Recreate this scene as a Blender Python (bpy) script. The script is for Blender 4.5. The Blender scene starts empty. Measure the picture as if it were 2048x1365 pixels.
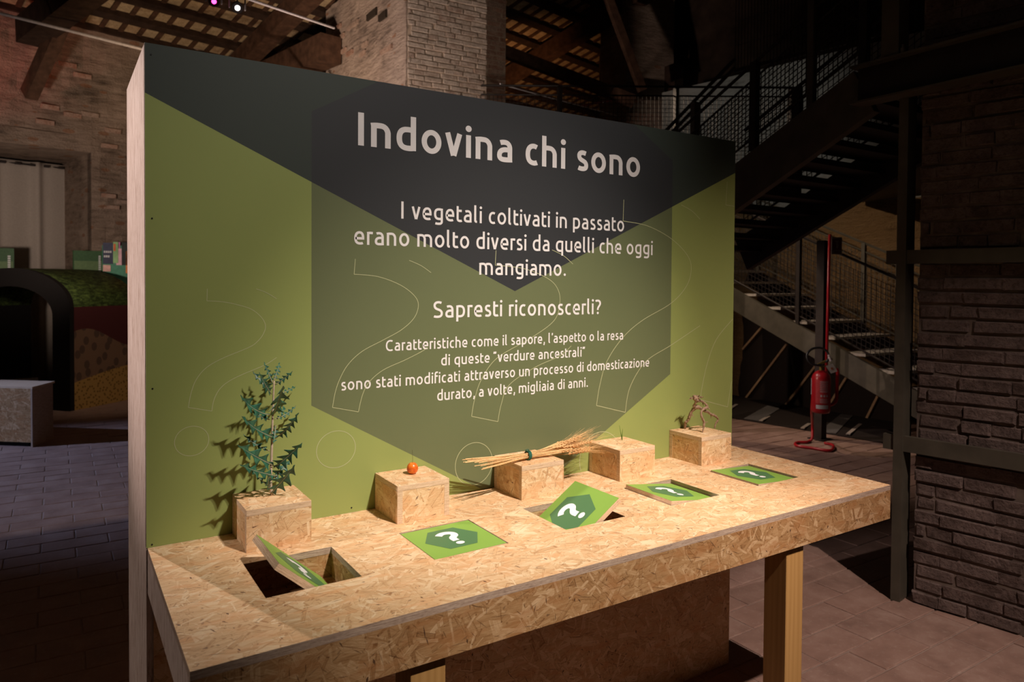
import bpy, bmesh, math, random
from mathutils import Vector, Matrix
random.seed(7)
R = math.radians
S = bpy.context.scene
COL = S.collection

# ------------------------------------------------------------------ camera
YAW, PITCH, ROLL = .5706, -.0207, .007
CAM = Vector((-.2164, -2.2798, 1.8246)); FPX = 1422.58; CX, CY = 1024.0, 594.6
_f = Vector((math.cos(PITCH)*math.sin(YAW), math.cos(PITCH)*math.cos(YAW), math.sin(PITCH)))
_s = _f.cross(Vector((0, 0, 1))).normalized(); _u = _s.cross(_f)
_c, _n = math.cos(ROLL), math.sin(ROLL)
RIGHT = _c*_s + _n*_u; UP = -_n*_s + _c*_u; FWD = _f
cd = bpy.data.cameras.new('camera'); cam = bpy.data.objects.new('camera', cd); COL.objects.link(cam)
M3 = Matrix((RIGHT, UP, -FWD)).transposed()
cam.matrix_world = Matrix.Translation(CAM) @ M3.to_4x4()
cd.sensor_fit = 'HORIZONTAL'; cd.sensor_width = 36.0
cd.lens = FPX/2048*36.0
cd.shift_x = 0.0; cd.shift_y = -(682.5-CY)/2048
cd.clip_start = .05; cd.clip_end = 200
cd.dof.use_dof = True; cd.dof.focus_distance = 2.55; cd.dof.aperture_fstop = 4.2
S.camera = cam

def ray(px, py): return FWD + RIGHT*((px-CX)/FPX) - UP*((py-CY)/FPX)
def dep(px, py, t): return CAM + ray(px, py)*t
def onx(px, py, x): d = ray(px, py); return CAM + d*((x-CAM.x)/d.x)
def ony(px, py, y): d = ray(px, py); return CAM + d*((y-CAM.y)/d.y)
def onz(px, py, z): d = ray(px, py); return CAM + d*((z-CAM.z)/d.z)
def proj(p):
    q = Vector(p)-CAM; w = q.dot(FWD)
    if w < .05: return None
    return (CX+FPX*q.dot(RIGHT)/w, CY-FPX*q.dot(UP)/w, w)
def seen(p, m=60):
    q = proj(p)
    return q is not None and -m < q[0] < 2048+m and -m < q[1] < 1365+m

# ------------------------------------------------------------------ world, exposure
w = bpy.data.worlds.new('world'); S.world = w; w.use_nodes = True
w.node_tree.nodes['Background'].inputs[0].default_value = (1.0, .74, .52, 1)
w.node_tree.nodes['Background'].inputs[1].default_value = .0075
S.view_settings.view_transform = 'Standard'; S.view_settings.look = 'None'
S.view_settings.exposure = 0.0; S.view_settings.gamma = 1.0
S.view_settings.use_curve_mapping = False

# ------------------------------------------------------------------ lights of the hall, with added fill lamps
def spot(name, loc, target, energy, col, size, blend, radius):
    l = bpy.data.lights.new(name, 'SPOT'); l.energy = energy; l.color = col
    l.spot_size = R(size); l.spot_blend = blend; l.shadow_soft_size = radius
    o = bpy.data.objects.new(name, l); COL.objects.link(o); o.location = loc
    o.rotation_euler = (Vector(target)-Vector(loc)).to_track_quat('-Z', 'Y').to_euler()
    return o
spot('key_spot', (1.95, -3.9, 6.0), (1.22, -.34, 1.13), 1950, (1.0, .85, .74), 24.5, 1.0, .035)
spot('wide_fill', (1.80, -3.95, 6.0), (.92, -.05, 2.15), 700, (1.0, .88, .81), 32, 1.0, .05)  # fill added beside the key to lift the whole panel
spot('floor_spot', (1.6, -4.3, 6.2), (3.0, -.1, 0), 1500, (1.0, .78, .69), 30, 1.0, .05)
spot('back_spot', (-1.7, 5.3, 4.6), (0.15, -.35, 1.05), 900, (1.0, .80, .70), 26, .7, .04)
spot('side_spot', (-4.2, 1.1, 4.4), (0, .3, 1.95), 900, (1.0, .82, .78), 19, .9, .05)
spot('cool_spot', (-6.2, 8.2, 4.4), (-.3, 5.9, 0), 1500, (.46, .58, 1.0), 38, .8, .03)
spot('pillar_front_fill', (3.0, 1.6, 3.0), (4.4, 6.8, 4.9), 150, (1.0, .80, .66), 40, .9, .1)  # fill added to soften the dark joints on the pillar front
spot('tunnel_fill', (1.7, 5.4, 4.2), (.35, 9.6, .9), 170, (1.0, .80, .62), 34, .9, .06)  # unseen fill added behind the panel to brighten the tunnel side
spot('wall_spot', (.5, 5.2, 2.1), (3.4, 7.2, 4.6), 800, (1.0, .78, .68), 70, .9, .12)
spot('left_wall_spot', (-1.7, 6.6, 2.0), (-.1, 11.3, 3.7), 400, (1.0, .80, .69), 74, .9, .15)
spot('roof_spot', (1.2, 6.3, 3.0), (2.6, 10.0, 6.4), 280, (1.0, .70, .44), 95, .9, .15)
spot('far_roof_spot', (5.9, 8.6, 3.4), (8.2, 11.0, 6.6), 240, (1.0, .50, .22), 62, .9, .15)
spot('red_spot', (-2.6, 8.9, 4.2), (-1.1, 11.3, 5.2), 130, (1.0, .10, .08), 50, .9, .1)
spot('stair_spot', (5.6, 5.2, 4.6), (8.3, 2.6, 1.2), 330, (1.0, .76, .55), 75, .9, .05)
spot('upper_stair_fill', (5.4, 3.4, 5.4), (9.0, 5.3, 4.0), 95, (1.0, .96, .90), 60, .9, .1)  # dim fill added to bring up the grey upper wall
spot('extinguisher_spot', (3.3, 5.2, 5.2), (6.8, 2.5, .5), 420, (1.0, .78, .70), 34, .9, .05)
spot('front_fill', (3.0, 2.4, 4.8), (6.85, 2.45, .75), 60, (1.0, .84, .80), 15, .8, .03)  # fill added out of frame to brighten the extinguisher
spot('low_fill', (3.0, 3.6, 2.0), (8.4, 3.4, .55), 170, (1.0, .74, .58), 44, .8, .03)  # unseen fill added behind the panel to reach under the stairs
spot('pillar_spot', (1.2, -.9, 4.8), (3.9, -.5, 1.2), 5, (1.0, .80, .76), 60, .9, .08)

# ------------------------------------------------------------------ node helpers
class NT:
    def __init__(s, name):
        s.m = bpy.data.materials.new(name); s.m.use_nodes = True; s.t = s.m.node_tree
        for n in list(s.t.nodes): s.t.nodes.remove(n)
        s.out = s.n('ShaderNodeOutputMaterial'); s.b = s.n('ShaderNodeBsdfPrincipled')
        s.t.links.new(s.b.outputs[0], s.out.inputs[0])
    def n(s, typ, **k):
        n = s.t.nodes.new(typ)
        for a, v in k.items(): setattr(n, a, v)
        return n
    def l(s, a, b): s.t.links.new(a, b)
    def set(s, inp, v):
        if isinstance(v, bpy.types.NodeSocket): s.l(v, inp)
        elif v is not None:
            if isinstance(v, (tuple, list)) and len(v) == 3 and inp.type == 'RGBA': v = tuple(v)+(1,)
            inp.default_value = v
    def math(s, op, a, b=None, c=None, clamp=False):
        n = s.n('ShaderNodeMath', operation=op, use_clamp=clamp)
        for i, v in enumerate((a, b, c)):
            if v is not None: s.set(n.inputs[i], v)
        return n.outputs[0]
    def mix(s, f, a, b, mode='MIX'):
        n = s.n('ShaderNodeMix', data_type='RGBA', blend_type=mode)
        s.set(n.inputs[0], f); s.set(n.inputs[6], a); s.set(n.inputs[7], b); return n.outputs[2]
    def noise(s, vec, scale, detail=3, rough=.55, dist=0.0):
        n = s.n('ShaderNodeTexNoise'); n.inputs['Scale'].default_value = scale; n.inputs['Detail'].default_value = detail
        n.inputs['Roughness'].default_value = rough; n.inputs['Distortion'].default_value = dist
        if vec is not None: s.l(vec, n.inputs['Vector'])
        return n.outputs[0]
    def map(s, vec, scale=(1, 1, 1), rot=(0, 0, 0), loc=(0, 0, 0)):
        n = s.n('ShaderNodeMapping'); n.inputs['Scale'].default_value = scale
        n.inputs['Rotation'].default_value = rot; n.inputs['Location'].default_value = loc
        s.l(vec, n.inputs['Vector']); return n.outputs[0]
    def ramp(s, f, stops, interp='LINEAR'):
        n = s.n('ShaderNodeValToRGB'); n.color_ramp.interpolation = interp; e = n.color_ramp.elements
        while len(e) < len(stops): e.new(.5)
        for i, (p, c) in enumerate(stops):
            e[i].position = p; e[i].color = tuple(c)+(1,) if len(c) == 3 else c
        s.l(f, n.inputs[0]); return n.outputs[0]
    def coord(s, k='Object'):
        return s.n('ShaderNodeTexCoord').outputs[k]
    def bump(s, h, strength=.3, dist=.002):
        n = s.n('ShaderNodeBump'); n.inputs['Strength'].default_value = strength; n.inputs['Distance'].default_value = dist
        s.l(h, n.inputs['Height']); s.l(n.outputs[0], s.b.inputs['Normal'])
    def fin(s, col, rough=.8, metal=0, spec=.3):
        s.set(s.b.inputs['Base Color'], col); s.set(s.b.inputs['Roughness'], rough)
        s.b.inputs['Metallic'].default_value = metal; s.b.inputs['Specular IOR Level'].default_value = spec
        return s.m

def simple(name, col, rough=.6, metal=0, spec=.3, var=.12, scale=30):
    t = NT(name); n = t.noise(t.coord(), scale, 3)
    a = tuple(c*(1-var) for c in col); b = tuple(min(1, c*(1+var)) for c in col)
    return t.fin(t.ramp(n, [(.3, a), (.7, b)]), rough, metal, spec)

def osb(name, pal, contrast=1.0, rot0=0.0, size=1.0, sliver=.5):
    """oriented strand board: overlapping layers of long straight-sided chips, on metre-scaled UVs"""
    t = NT(name); uv = t.coord('UV')
    def voro(q, metric='CHEBYCHEV'):
        v = t.n('ShaderNodeTexVoronoi', voronoi_dimensions='2D', distance=metric); v.inputs['Scale'].default_value = 1; t.l(q, v.inputs['Vector'])
        sep = t.n('ShaderNodeSeparateColor'); t.l(v.outputs['Color'], sep.inputs[0]); return v.outputs['Distance'], sep.outputs
    warp = t.n('ShaderNodeTexNoise'); warp.inputs['Scale'].default_value = 26; t.l(uv, warp.inputs['Vector'])
    vm = t.n('ShaderNodeVectorMath', operation='MULTIPLY_ADD'); t.l(warp.outputs[1], vm.inputs[0])
    vm.inputs[1].default_value = (.003, .003, 0); t.l(uv, vm.inputs[2]); p = vm.outputs[0]
    tone = t.math('MULTIPLY_ADD', t.noise(t.map(uv, (14, 120, 1), (0, 0, rot0)), 1, 5, .75), .55, .22); line = None
    def chain(vec, val):
        # a vanishing dependence on the layer before: the layers are evaluated one after another
        cx_ = t.n('ShaderNodeCombineXYZ'); t.l(t.math('MULTIPLY', val, 1e-6), cx_.inputs[0])
        a_ = t.n('ShaderNodeVectorMath', operation='ADD'); t.l(vec, a_.inputs[0]); t.l(cx_.outputs[0], a_.inputs[1]); return a_.outputs[0]
    def sepr(c_):
        s_ = t.n('ShaderNodeSeparateColor'); t.l(c_, s_.inputs[0]); return s_.outputs[0]
    # each layer: one chip per Voronoi cell, turned by its own random angle about the board's grain
    layers = [(13, .48, .150, 60, .10), (17, .47, .085, 80, .20), (15, .46, .200, 50, .45), (23, .48, .110, 95, .30), (19, .47, .060, 70, .15), (33, .47, .130, 110, .55), (27, .48, .055, 100, .35), (16, .45, .120, 45, .60), (41, .48, .075, 130, .50)]
    for i, (sc, hl, hw, spread, th) in enumerate(layers):
        q = t.map(chain(p, tone), (sc/size, sc/size, 1), (0, 0, rot0), (i*3.17, i*7.71, 0))
        v = t.n('ShaderNodeTexVoronoi', voronoi_dimensions='2D'); v.inputs['Scale'].default_value = 1; t.l(q, v.inputs['Vector'])
        sep = t.n('ShaderNodeSeparateColor'); t.l(v.outputs['Color'], sep.inputs[0]); c = sep.outputs
        dv = t.n('ShaderNodeVectorMath', operation='SUBTRACT'); t.l(q, dv.inputs[0]); t.l(v.outputs['Position'], dv.inputs[1])
        vr = t.n('ShaderNodeVectorRotate', rotation_type='Z_AXIS'); t.l(dv.outputs[0], vr.inputs['Vector']); t.l(t.math('MULTIPLY', t.math('SUBTRACT', c[0], .5), R(2*spread)), vr.inputs['Angle'])
        xy = t.n('ShaderNodeSeparateXYZ'); t.l(vr.outputs[0], xy.inputs[0])
        dx = t.math('DIVIDE', t.math('ABSOLUTE', xy.outputs[0]), hl*1.25); wv = t.math('MULTIPLY_ADD', c[2], hw*.9, hw*.35)
        dy = t.math('DIVIDE', t.math('ABSOLUTE', t.math('MULTIPLY_ADD', xy.outputs[0], t.math('MULTIPLY', t.math('SUBTRACT', c[1], .5), .16), xy.outputs[1])), wv)
        d = t.math('MAXIMUM', dx, dy); ins = t.math('LESS_THAN', d, 1.0); m = t.math('MULTIPLY', t.math('GREATER_THAN', c[1], th), ins)
        rnd_ = t.math('FRACT', t.math('MULTIPLY', t.math('ADD', c[0], c[2]), 7.31))
        ad = t.n('ShaderNodeVectorMath', operation='ADD'); t.l(vr.outputs[0], ad.inputs[0]); t.l(v.outputs['Color'], ad.inputs[1])
        g = t.noise(t.map(ad.outputs[0], (1.8*sc/20, 38*20/sc, 1), (0, 0, 0), (i, i*2, 0)), 1.0, 4, .75)
        tn = t.math('ADD', t.math('MULTIPLY_ADD', rnd_, .30, .08), t.math('MULTIPLY', g, .64))
        e = t.math('MULTIPLY', t.math('GREATER_THAN', d, .86), t.math('LESS_THAN', rnd_, .55)); tn = t.math('SUBTRACT', tn, t.math('MULTIPLY', e, .13))
        mx = t.n('ShaderNodeMix', data_type='FLOAT'); t.l(m, mx.inputs[0]); t.l(tone, mx.inputs[2]); t.l(tn, mx.inputs[3]); tone = mx.outputs[0]
    tone = t.math('MULTIPLY_ADD', t.math('SUBTRACT', tone, .5), contrast, .54)
    fib = t.noise(t.map(p, (22, 330, 1), (0, 0, R(8)+rot0)), 1, 4, .8); fib2 = t.noise(t.map(p, (40, 300, 1), (0, 0, R(-24)+rot0)), 1, 3, .8)
    tone = t.math('ADD', tone, t.math('MULTIPLY_ADD', t.math('ADD', fib, fib2), .42, -.42))
    col = t.ramp(tone, [(.05, pal[0]), (.27, pal[1]), (.46, pal[2]), (.66, pal[3]), (.92, pal[4])])
    hue = t.noise(t.map(uv, (10, 26, 1), (0, 0, .2)), 1.0, 3, .6); col = t.mix(t.ramp(hue, [(.48, (0, 0, 0)), (.66, (.6, .6, .6))]), col, tuple(a*b for a, b in zip(pal[2], (1.08, .89, .77))))
    for i, (sc, hl, hw, spread, th) in enumerate([(11, .45, .016, 32, .30), (16, .45, .022, 48, .35), (24, .45, .030, 60, .40), (36, .45, .045, 70, .5), (14, .36, .020, 45, .80), (22, .40, .032, 60, .82), (34, .45, .055, 80, .88), (50, .4, .16, 90, .94)]):
        q = t.map(chain(p, sepr(col)), (sc, sc, 1), (0, 0, rot0), (i*5.3+1, i*2.9, 0))
        v = t.n('ShaderNodeTexVoronoi', voronoi_dimensions='2D'); v.inputs['Scale'].default_value = 1; t.l(q, v.inputs['Vector'])
        sep = t.n('ShaderNodeSeparateColor'); t.l(v.outputs['Color'], sep.inputs[0]); c = sep.outputs
        dv = t.n('ShaderNodeVectorMath', operation='SUBTRACT'); t.l(q, dv.inputs[0]); t.l(v.outputs['Position'], dv.inputs[1])
        vr = t.n('ShaderNodeVectorRotate', rotation_type='Z_AXIS'); t.l(dv.outputs[0], vr.inputs['Vector']); t.l(t.math('MULTIPLY', t.math('SUBTRACT', c[0], .5), R(2*spread)), vr.inputs['Angle'])
        xy = t.n('ShaderNodeSeparateXYZ'); t.l(vr.outputs[0], xy.inputs[0])
        dx = t.math('DIVIDE', t.math('ABSOLUTE', xy.outputs[0]), t.math('MULTIPLY_ADD', c[2], hl, hl*.3))
        dy = t.math('DIVIDE', t.math('ABSOLUTE', xy.outputs[1]), t.math('MULTIPLY_ADD', c[2], hw, hw*.3))
        m = t.math('MULTIPLY', t.math('GREATER_THAN', c[1], th), t.math('LESS_THAN', t.math('ADD', dx, dy), t.math('MULTIPLY_ADD', t.noise(uv, 300, 2), .9, .45)))
        if i < 4: col = t.mix(t.math('MULTIPLY', m, t.math('MULTIPLY_ADD', c[2], .55, .12)), col, pal[0] if i % 2 else pal[1])
        else: col = t.mix(t.math('MULTIPLY', m, t.math('MULTIPLY_ADD', c[0], .7, sliver-.55)), col, pal[5])
    t.bump(tone, .35, .0012)
    return t.fin(col, .62, 0, .25)

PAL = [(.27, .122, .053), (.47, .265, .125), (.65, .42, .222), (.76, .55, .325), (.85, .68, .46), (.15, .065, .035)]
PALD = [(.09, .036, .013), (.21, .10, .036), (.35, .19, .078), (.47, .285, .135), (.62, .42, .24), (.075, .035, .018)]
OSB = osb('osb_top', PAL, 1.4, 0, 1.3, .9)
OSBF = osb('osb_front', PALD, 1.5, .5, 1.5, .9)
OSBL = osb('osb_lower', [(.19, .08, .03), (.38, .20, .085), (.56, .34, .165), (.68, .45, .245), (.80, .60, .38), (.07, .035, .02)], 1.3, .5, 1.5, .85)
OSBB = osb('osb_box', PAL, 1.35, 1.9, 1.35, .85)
def edge_mat(name, a, b, c, sc=(6, 260, 260)):
    t = NT(name); uv = t.coord('UV')
    n = t.noise(t.map(uv, (14, 300, 1)), 1, 4, .7); n2 = t.noise(t.map(uv, (90, 420, 1)), 1, 2)
    col = t.ramp(t.math('ADD', t.math('MULTIPLY', n, .7), t.math('MULTIPLY', n2, .3)), [(.32, c), (.44, a), (.62, b)])
    t.bump(n, .5, .0012); return t.fin(col, .85, 0, .1)
EDGE = edge_mat('osb_cut_edge', (.38, .27, .20), (.56, .43, .33), (.13, .08, .06))
EDGEL = edge_mat('osb_cut_edge_pale', (.60, .43, .28), (.76, .58, .41), (.33, .20, .12))
def endface_mat():
    t = NT('panel_end'); uv = t.coord('UV')
    n = t.noise(t.map(uv, (60, 7, 1)), 1, 4, .65); n2 = t.noise(t.map(uv, (160, 30, 1)), 1, 3, .7)
    col = t.ramp(t.math('ADD', t.math('MULTIPLY', n, .65), t.math('MULTIPLY', n2, .35)), [(.36, (.28, .17, .12)), (.46, (.56, .44, .37)), (.62, (.70, .585, .52))])
    t.bump(n2, .3, .001); return t.fin(col, .8, 0, .15)
ENDF = endface_mat()
def pine_mat():
    t = NT('pine_leg'); uv = t.coord('UV')
    n = t.noise(t.map(uv, (70, 2.2, 1)), 1, 4, .5, .6)
    wv = t.n('ShaderNodeTexWave', wave_type='BANDS', bands_direction='X'); wv.inputs['Scale'].default_value = 9; wv.inputs['Distortion'].default_value = 5
    wv.inputs['Detail'].default_value = 1; t.l(t.map(uv, (1.6, .12, 1)), wv.inputs['Vector'])
    col = t.ramp(t.math('ADD', t.math('MULTIPLY', n, .7), t.math('MULTIPLY', wv.outputs[1], .25)), [(.2, (.40, .215, .07)), (.5, (.47, .265, .09)), (.8, (.52, .30, .11))])
    return t.fin(col, .55, 0, .3)
PINE = pine_mat()

# ------------------------------------------------------------------ mesh helpers
def uvbox(me, off=(0, 0), flip=False):
    ul = me.uv_layers.new(name='UVMap')
    for p in me.polygons:
        n = p.normal; ax = max(range(3), key=lambda i: abs(n[i]))
        for li in p.loop_indices:
            v = me.vertices[me.loops[li].vertex_index].co
            if ax == 0: a, b = v.y, v.z
            elif ax == 1: a, b = v.x, v.z
            else: a, b = v.x, v.y
            ul.data[li].uv = (a+off[0]+ax*3.3, b+off[1]) if not flip else (b+off[1], a+off[0]+ax*3.3)
def mk(name, vs, fs, mats, parent=None, fm=None, uv=False, off=(0, 0), smooth=False, flip=False):
    me = bpy.data.meshes.new(name); me.from_pydata([tuple(v) for v in vs], [], fs)
    if not isinstance(mats, (list, tuple)): mats = [mats]
    for m in mats: me.materials.append(m)
    if fm:
        for i, p in enumerate(me.polygons): p.material_index = fm[i]
    if smooth:
        for p in me.polygons: p.use_smooth = True
    me.update()
    if uv: uvbox(me, off, flip)
    o = bpy.data.objects.new(name, me); COL.objects.link(o)
    if parent is not None: o.parent = parent; o.matrix_parent_inverse = Matrix.Translation(-WL.get(parent.name, Vector((0, 0, 0))))
    return o
WL = {}     # world location of every thing root (none is rotated at build time)
BF = [(0, 3, 2, 1), (4, 5, 6, 7), (0, 1, 5, 4), (2, 3, 7, 6), (1, 2, 6, 5), (3, 0, 4, 7)]   # -z +z -y +y +x -x
def bxv(x0, x1, y0, y1, z0, z1): return [(x0, y0, z0), (x1, y0, z0), (x1, y1, z0), (x0, y1, z0), (x0, y0, z1), (x1, y0, z1), (x1, y1, z1), (x0, y1, z1)]
def box(name, x0, x1, y0, y1, z0, z1, mats, parent=None, thin=None, off=None, bev=0.0, flip=False):
    """thin = axis of the board's thickness: those two faces take mats[0], the cut sides mats[1]"""
    fm = None
    if thin is not None: fm = [0 if a == thin else 1 for a in (2, 2, 1, 1, 0, 0)]
    if off is None: off = (random.uniform(0, 9), random.uniform(0, 9))
    o = mk(name, bxv(x0, x1, y0, y1, z0, z1), BF, mats, parent, fm, True, off, flip=flip)
    if bev:
        m = o.modifiers.new('bevel', 'BEVEL'); m.width = bev; m.segments = 2
    return o
class MB:
    """collects many primitives for ONE mesh"""
    def __init__(s): s.v = []; s.f = []
    def add(s, vs, fs):
        k = len(s.v); s.v += [tuple(v) for v in vs]; s.f += [tuple(i+k for i in f) for f in fs]; return s
    def box(s, *a): return s.add(bxv(*a), BF)
    def beam(s, a, b, w, h, up=Vector((0, 0, 1))):
        a, b = Vector(a), Vector(b); d = (b-a).normalized(); sd = d.cross(up)
        sd = Vector((1, 0, 0)) if sd.length < 1e-4 else sd.normalized(); u = sd.cross(d).normalized()
        q = [(-w/2, -h/2), (w/2, -h/2), (w/2, h/2), (-w/2, h/2)]
        return s.add([a+sd*x+u*y for x, y in q]+[b+sd*x+u*y for x, y in q], [(3, 2, 1, 0), (4, 5, 6, 7), (0, 1, 5, 4), (1, 2, 6, 5), (2, 3, 7, 6), (3, 0, 4, 7)])
    def tube(s, pts, r, seg=8):
        pts = [Vector(p) for p in pts]; n = len(pts); rs = r if isinstance(r, (list, tuple)) else [r]*n
        d0 = (pts[1]-pts[0]).normalized(); u = d0.orthogonal().normalized(); vs = []; fs = []
        for i in range(n):
            d = (pts[min(i+1, n-1)]-pts[max(i-1, 0)]).normalized(); u = (u-d*u.dot(d))
            u = u.normalized() if u.length > 1e-6 else d.orthogonal().normalized(); v = d.cross(u)
            for k in range(seg):
                a = 2*math.pi*k/seg; vs.append(pts[i]+(u*math.cos(a)+v*math.sin(a))*rs[i])
        for i in range(n-1):
            for k in range(seg):
                k2 = (k+1) % seg; fs.append((i*seg+k, i*seg+k2, (i+1)*seg+k2, (i+1)*seg+k))
        fs.append(tuple(reversed(range(seg)))); fs.append(tuple((n-1)*seg+k for k in range(seg)))
        return s.add(vs, fs)
    def lathe(s, base, prof, seg=24, ax=None):
        b = Vector(base); vs = []; fs = []; n = len(prof)
        for r, z in prof:
            for k in range(seg):
                a = 2*math.pi*k/seg; vs.append(b+Vector((r*math.cos(a), r*math.sin(a), z)))
        for i in range(n-1):
            for k in range(seg):
                k2 = (k+1) % seg; fs.append((i*seg+k, i*seg+k2, (i+1)*seg+k2, (i+1)*seg+k))
        fs.append(tuple(reversed(range(seg)))); fs.append(tuple((n-1)*seg+k for k in range(seg)))
        return s.add(vs, fs)
    def build(s, name, mat, parent=None, smooth=False, uv=False, off=None, flip=False):
        return mk(name, s.v, s.f, mat, parent, None, uv, off or (random.uniform(0, 9), random.uniform(0, 9)), smooth, flip)
def tag(o, label=None, cat=None, group=None, kind=None):
    if label: o['label'] = label
    if cat: o['category'] = cat
    if group: o['group'] = group
    if kind: o['kind'] = kind
    return o
def thing(name, label, cat, loc=(0, 0, 0), group=None):
    o = bpy.data.objects.new(name, None); COL.objects.link(o); o.location = loc; o.empty_display_size = .1
    WL[o.name] = Vector(loc); return tag(o, label, cat, group)
def struct(name, loc=(0, 0, 0)):
    o = bpy.data.objects.new(name, None); COL.objects.link(o); o.location = loc; o['kind'] = 'structure'; WL[o.name] = Vector(loc); return o
def smooth_path(pts, n=8):
    out = []; P = [Vector(p) for p in pts]
    for i in range(len(P)-1):
        p0 = P[max(i-1, 0)]; p1 = P[i]; p2 = P[i+1]; p3 = P[min(i+2, len(P)-1)]
        for k in range(n):
            t = k/n; out.append(.5*((2*p1)+(p2-p0)*t+(2*p0-5*p1+4*p2-p3)*t*t+(3*p1-p0-3*p2+p3)*t**3))
    out.append(P[-1]); return out

# ================================================================== STRUCTURE
TT = 1.05       # table top height
# ---- floor of terracotta tiles
def tile_mat():
    t = NT('terracotta_tile'); p = t.n('ShaderNodeNewGeometry').outputs['Position']
    oi = t.n('ShaderNodeObjectInfo').outputs['Random']
    n = t.noise(p, 5, 5, .65); n2 = t.noise(p, 34, 4, .7)
    c = t.ramp(n, [(.3, (.22, .14, .11)), (.5, (.29, .185, .145)), (.7, (.36, .25, .20))])
    c = t.mix(t.math('MULTIPLY', oi, .30), c, (.34, .20, .15))
    c = t.mix(t.ramp(n2, [(.55, (0, 0, 0)), (.72, (.45, .45, .45))]), c, (.42, .33, .27))
    t.bump(n2, .35, .003); return t.fin(c, t.ramp(n, [(.3, (.5, .5, .5)), (.7, (.8, .8, .8))]), 0, .35)
TILE = tile_mat()
JOINT = simple('tile_joint', (.30, .22, .18), .9)
flo = mk('floor', bxv(-14, 16, -8, 22, -.3, -.005), BF, JOINT); flo['kind'] = 'structure'
cells = []
TW, TH = .40, .20
for j in range(-16, 62):
    y0 = -.24+j*TH
    for i in range(-28, 34):
        x0 = 3.29+i*TW+(TW/2 if j % 2 else 0)
        c = Vector((x0+TW/2, y0+TH/2, 0)); q = proj(c)
        if q is None or not (-1500 < q[0] < 3000 and q[1] < 1900) or c.y > 13 or c.x > 9.5: continue
        if 0.05 < c.x < 2.45 and .1 < c.y < .55: continue
        if q[1] < 640: continue
        hid = (310 < q[0] < 1440 and q[1] < 1150) or not (-30 < q[0] < 2078 and q[1] < 1400)
        a = TW*TH*FPX*FPX*1.8/(q[2]**3)
        cells.append((a if not hid else a*.0001, x0, y0, hid))
cells.sort(key=lambda c: -c[0])
tmesh = []
for k in range(4):
    g = .004; hw, hh = TW/2-g, TH/2-g; b = .004
    vs = []
    for s_, z in ((1, -.012), (1, -.0025), (0, 0)):
        for sx, sy in ((-1, -1), (1, -1), (1, 1), (-1, 1)):
            jx = random.uniform(-.002, .002); jy = random.uniform(-.002, .002); ins = b if s_ == 0 else 0
            vs.append((sx*(hw-ins)+jx, sy*(hh-ins)+jy, z+(random.uniform(-.0008, .0008) if s_ == 0 else 0)))
    fs = [(8, 9, 10, 11)]
    for r_ in (0, 4):
        for q_ in range(4): fs.append((r_+q_, r_+(q_+1) % 4, r_+4+(q_+1) % 4, r_+4+q_))
    me = bpy.data.meshes.new('tile'); me.from_pydata(vs, [], fs); me.materials.append(TILE); me.update(); tmesh.append(me)
rest = MB()
for n, (a, x0, y0, hid) in enumerate(cells):
    z = random.uniform(-.0015, .0015)
    if n < 300:
        o = bpy.data.objects.new('tile', tmesh[n % 4]); COL.objects.link(o); o.parent = flo
        o.location = (x0+TW/2, y0+TH/2, z)
    else:
        g = .004; rest.add([(x0+g, y0+g, z), (x0+TW-g, y0+g, z), (x0+TW-g, y0+TH-g, z), (x0+g, y0+TH-g, z),
                            (x0+g, y0+g, -.012), (x0+TW-g, y0+g, -.012), (x0+TW-g, y0+TH-g, -.012), (x0+g, y0+TH-g, -.012)],
                           [(0, 1, 2, 3), (4, 5, 1, 0), (5, 6, 2, 1), (6, 7, 3, 2), (7, 4, 0, 3)])
tag(rest.build('distant_tiles', TILE, flo), kind='stuff')

# ---- masonry materials
def brick_mat(name, a, b, c, rough=.95):
    t = NT(name); p = t.n('ShaderNodeNewGeometry').outputs['Position']; oi = t.n('ShaderNodeObjectInfo').outputs['Random']
    n = t.noise(p, 9, 5, .7); n2 = t.noise(p, 46, 4, .7)
    base = t.ramp(oi, [(.0, a), (.45, b), (.75, c), (1.0, tuple(x*1.15 for x in b))])
    base = t.mix(t.ramp(n, [(.42, (0, 0, 0)), (.62, (.7, .7, .7))]), base, tuple(min(1, x*1.5) for x in a))
    base = t.mix(t.ramp(n2, [(.35, (.5, .5, .5)), (.5, (0, 0, 0))]), base, tuple(x*.45 for x in c))
    t.bump(t.math('ADD', n, n2), .8, .01); return t.fin(base, rough, 0, .1)
BR = brick_mat('old_brick', (.30, .22, .17), (.34, .20, .14), (.24, .12, .08))
BR2 = brick_mat('limewashed_brick', (.34, .285, .235), (.37, .30, .24), (.27, .19, .145))
BRD = brick_mat('dark_brick', (.135, .10, .088), (.115, .085, .075), (.085, .06, .05))  # darker brick tones for the right pillar
MORTD = simple('dark_mortar', (.15, .115, .095), .95, 0, .1, .3, 12)  # darker mortar tone behind those bricks
MORT = simple('lime_mortar', (.36, .28, .21), .95, 0, .1, .3, 12)
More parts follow.
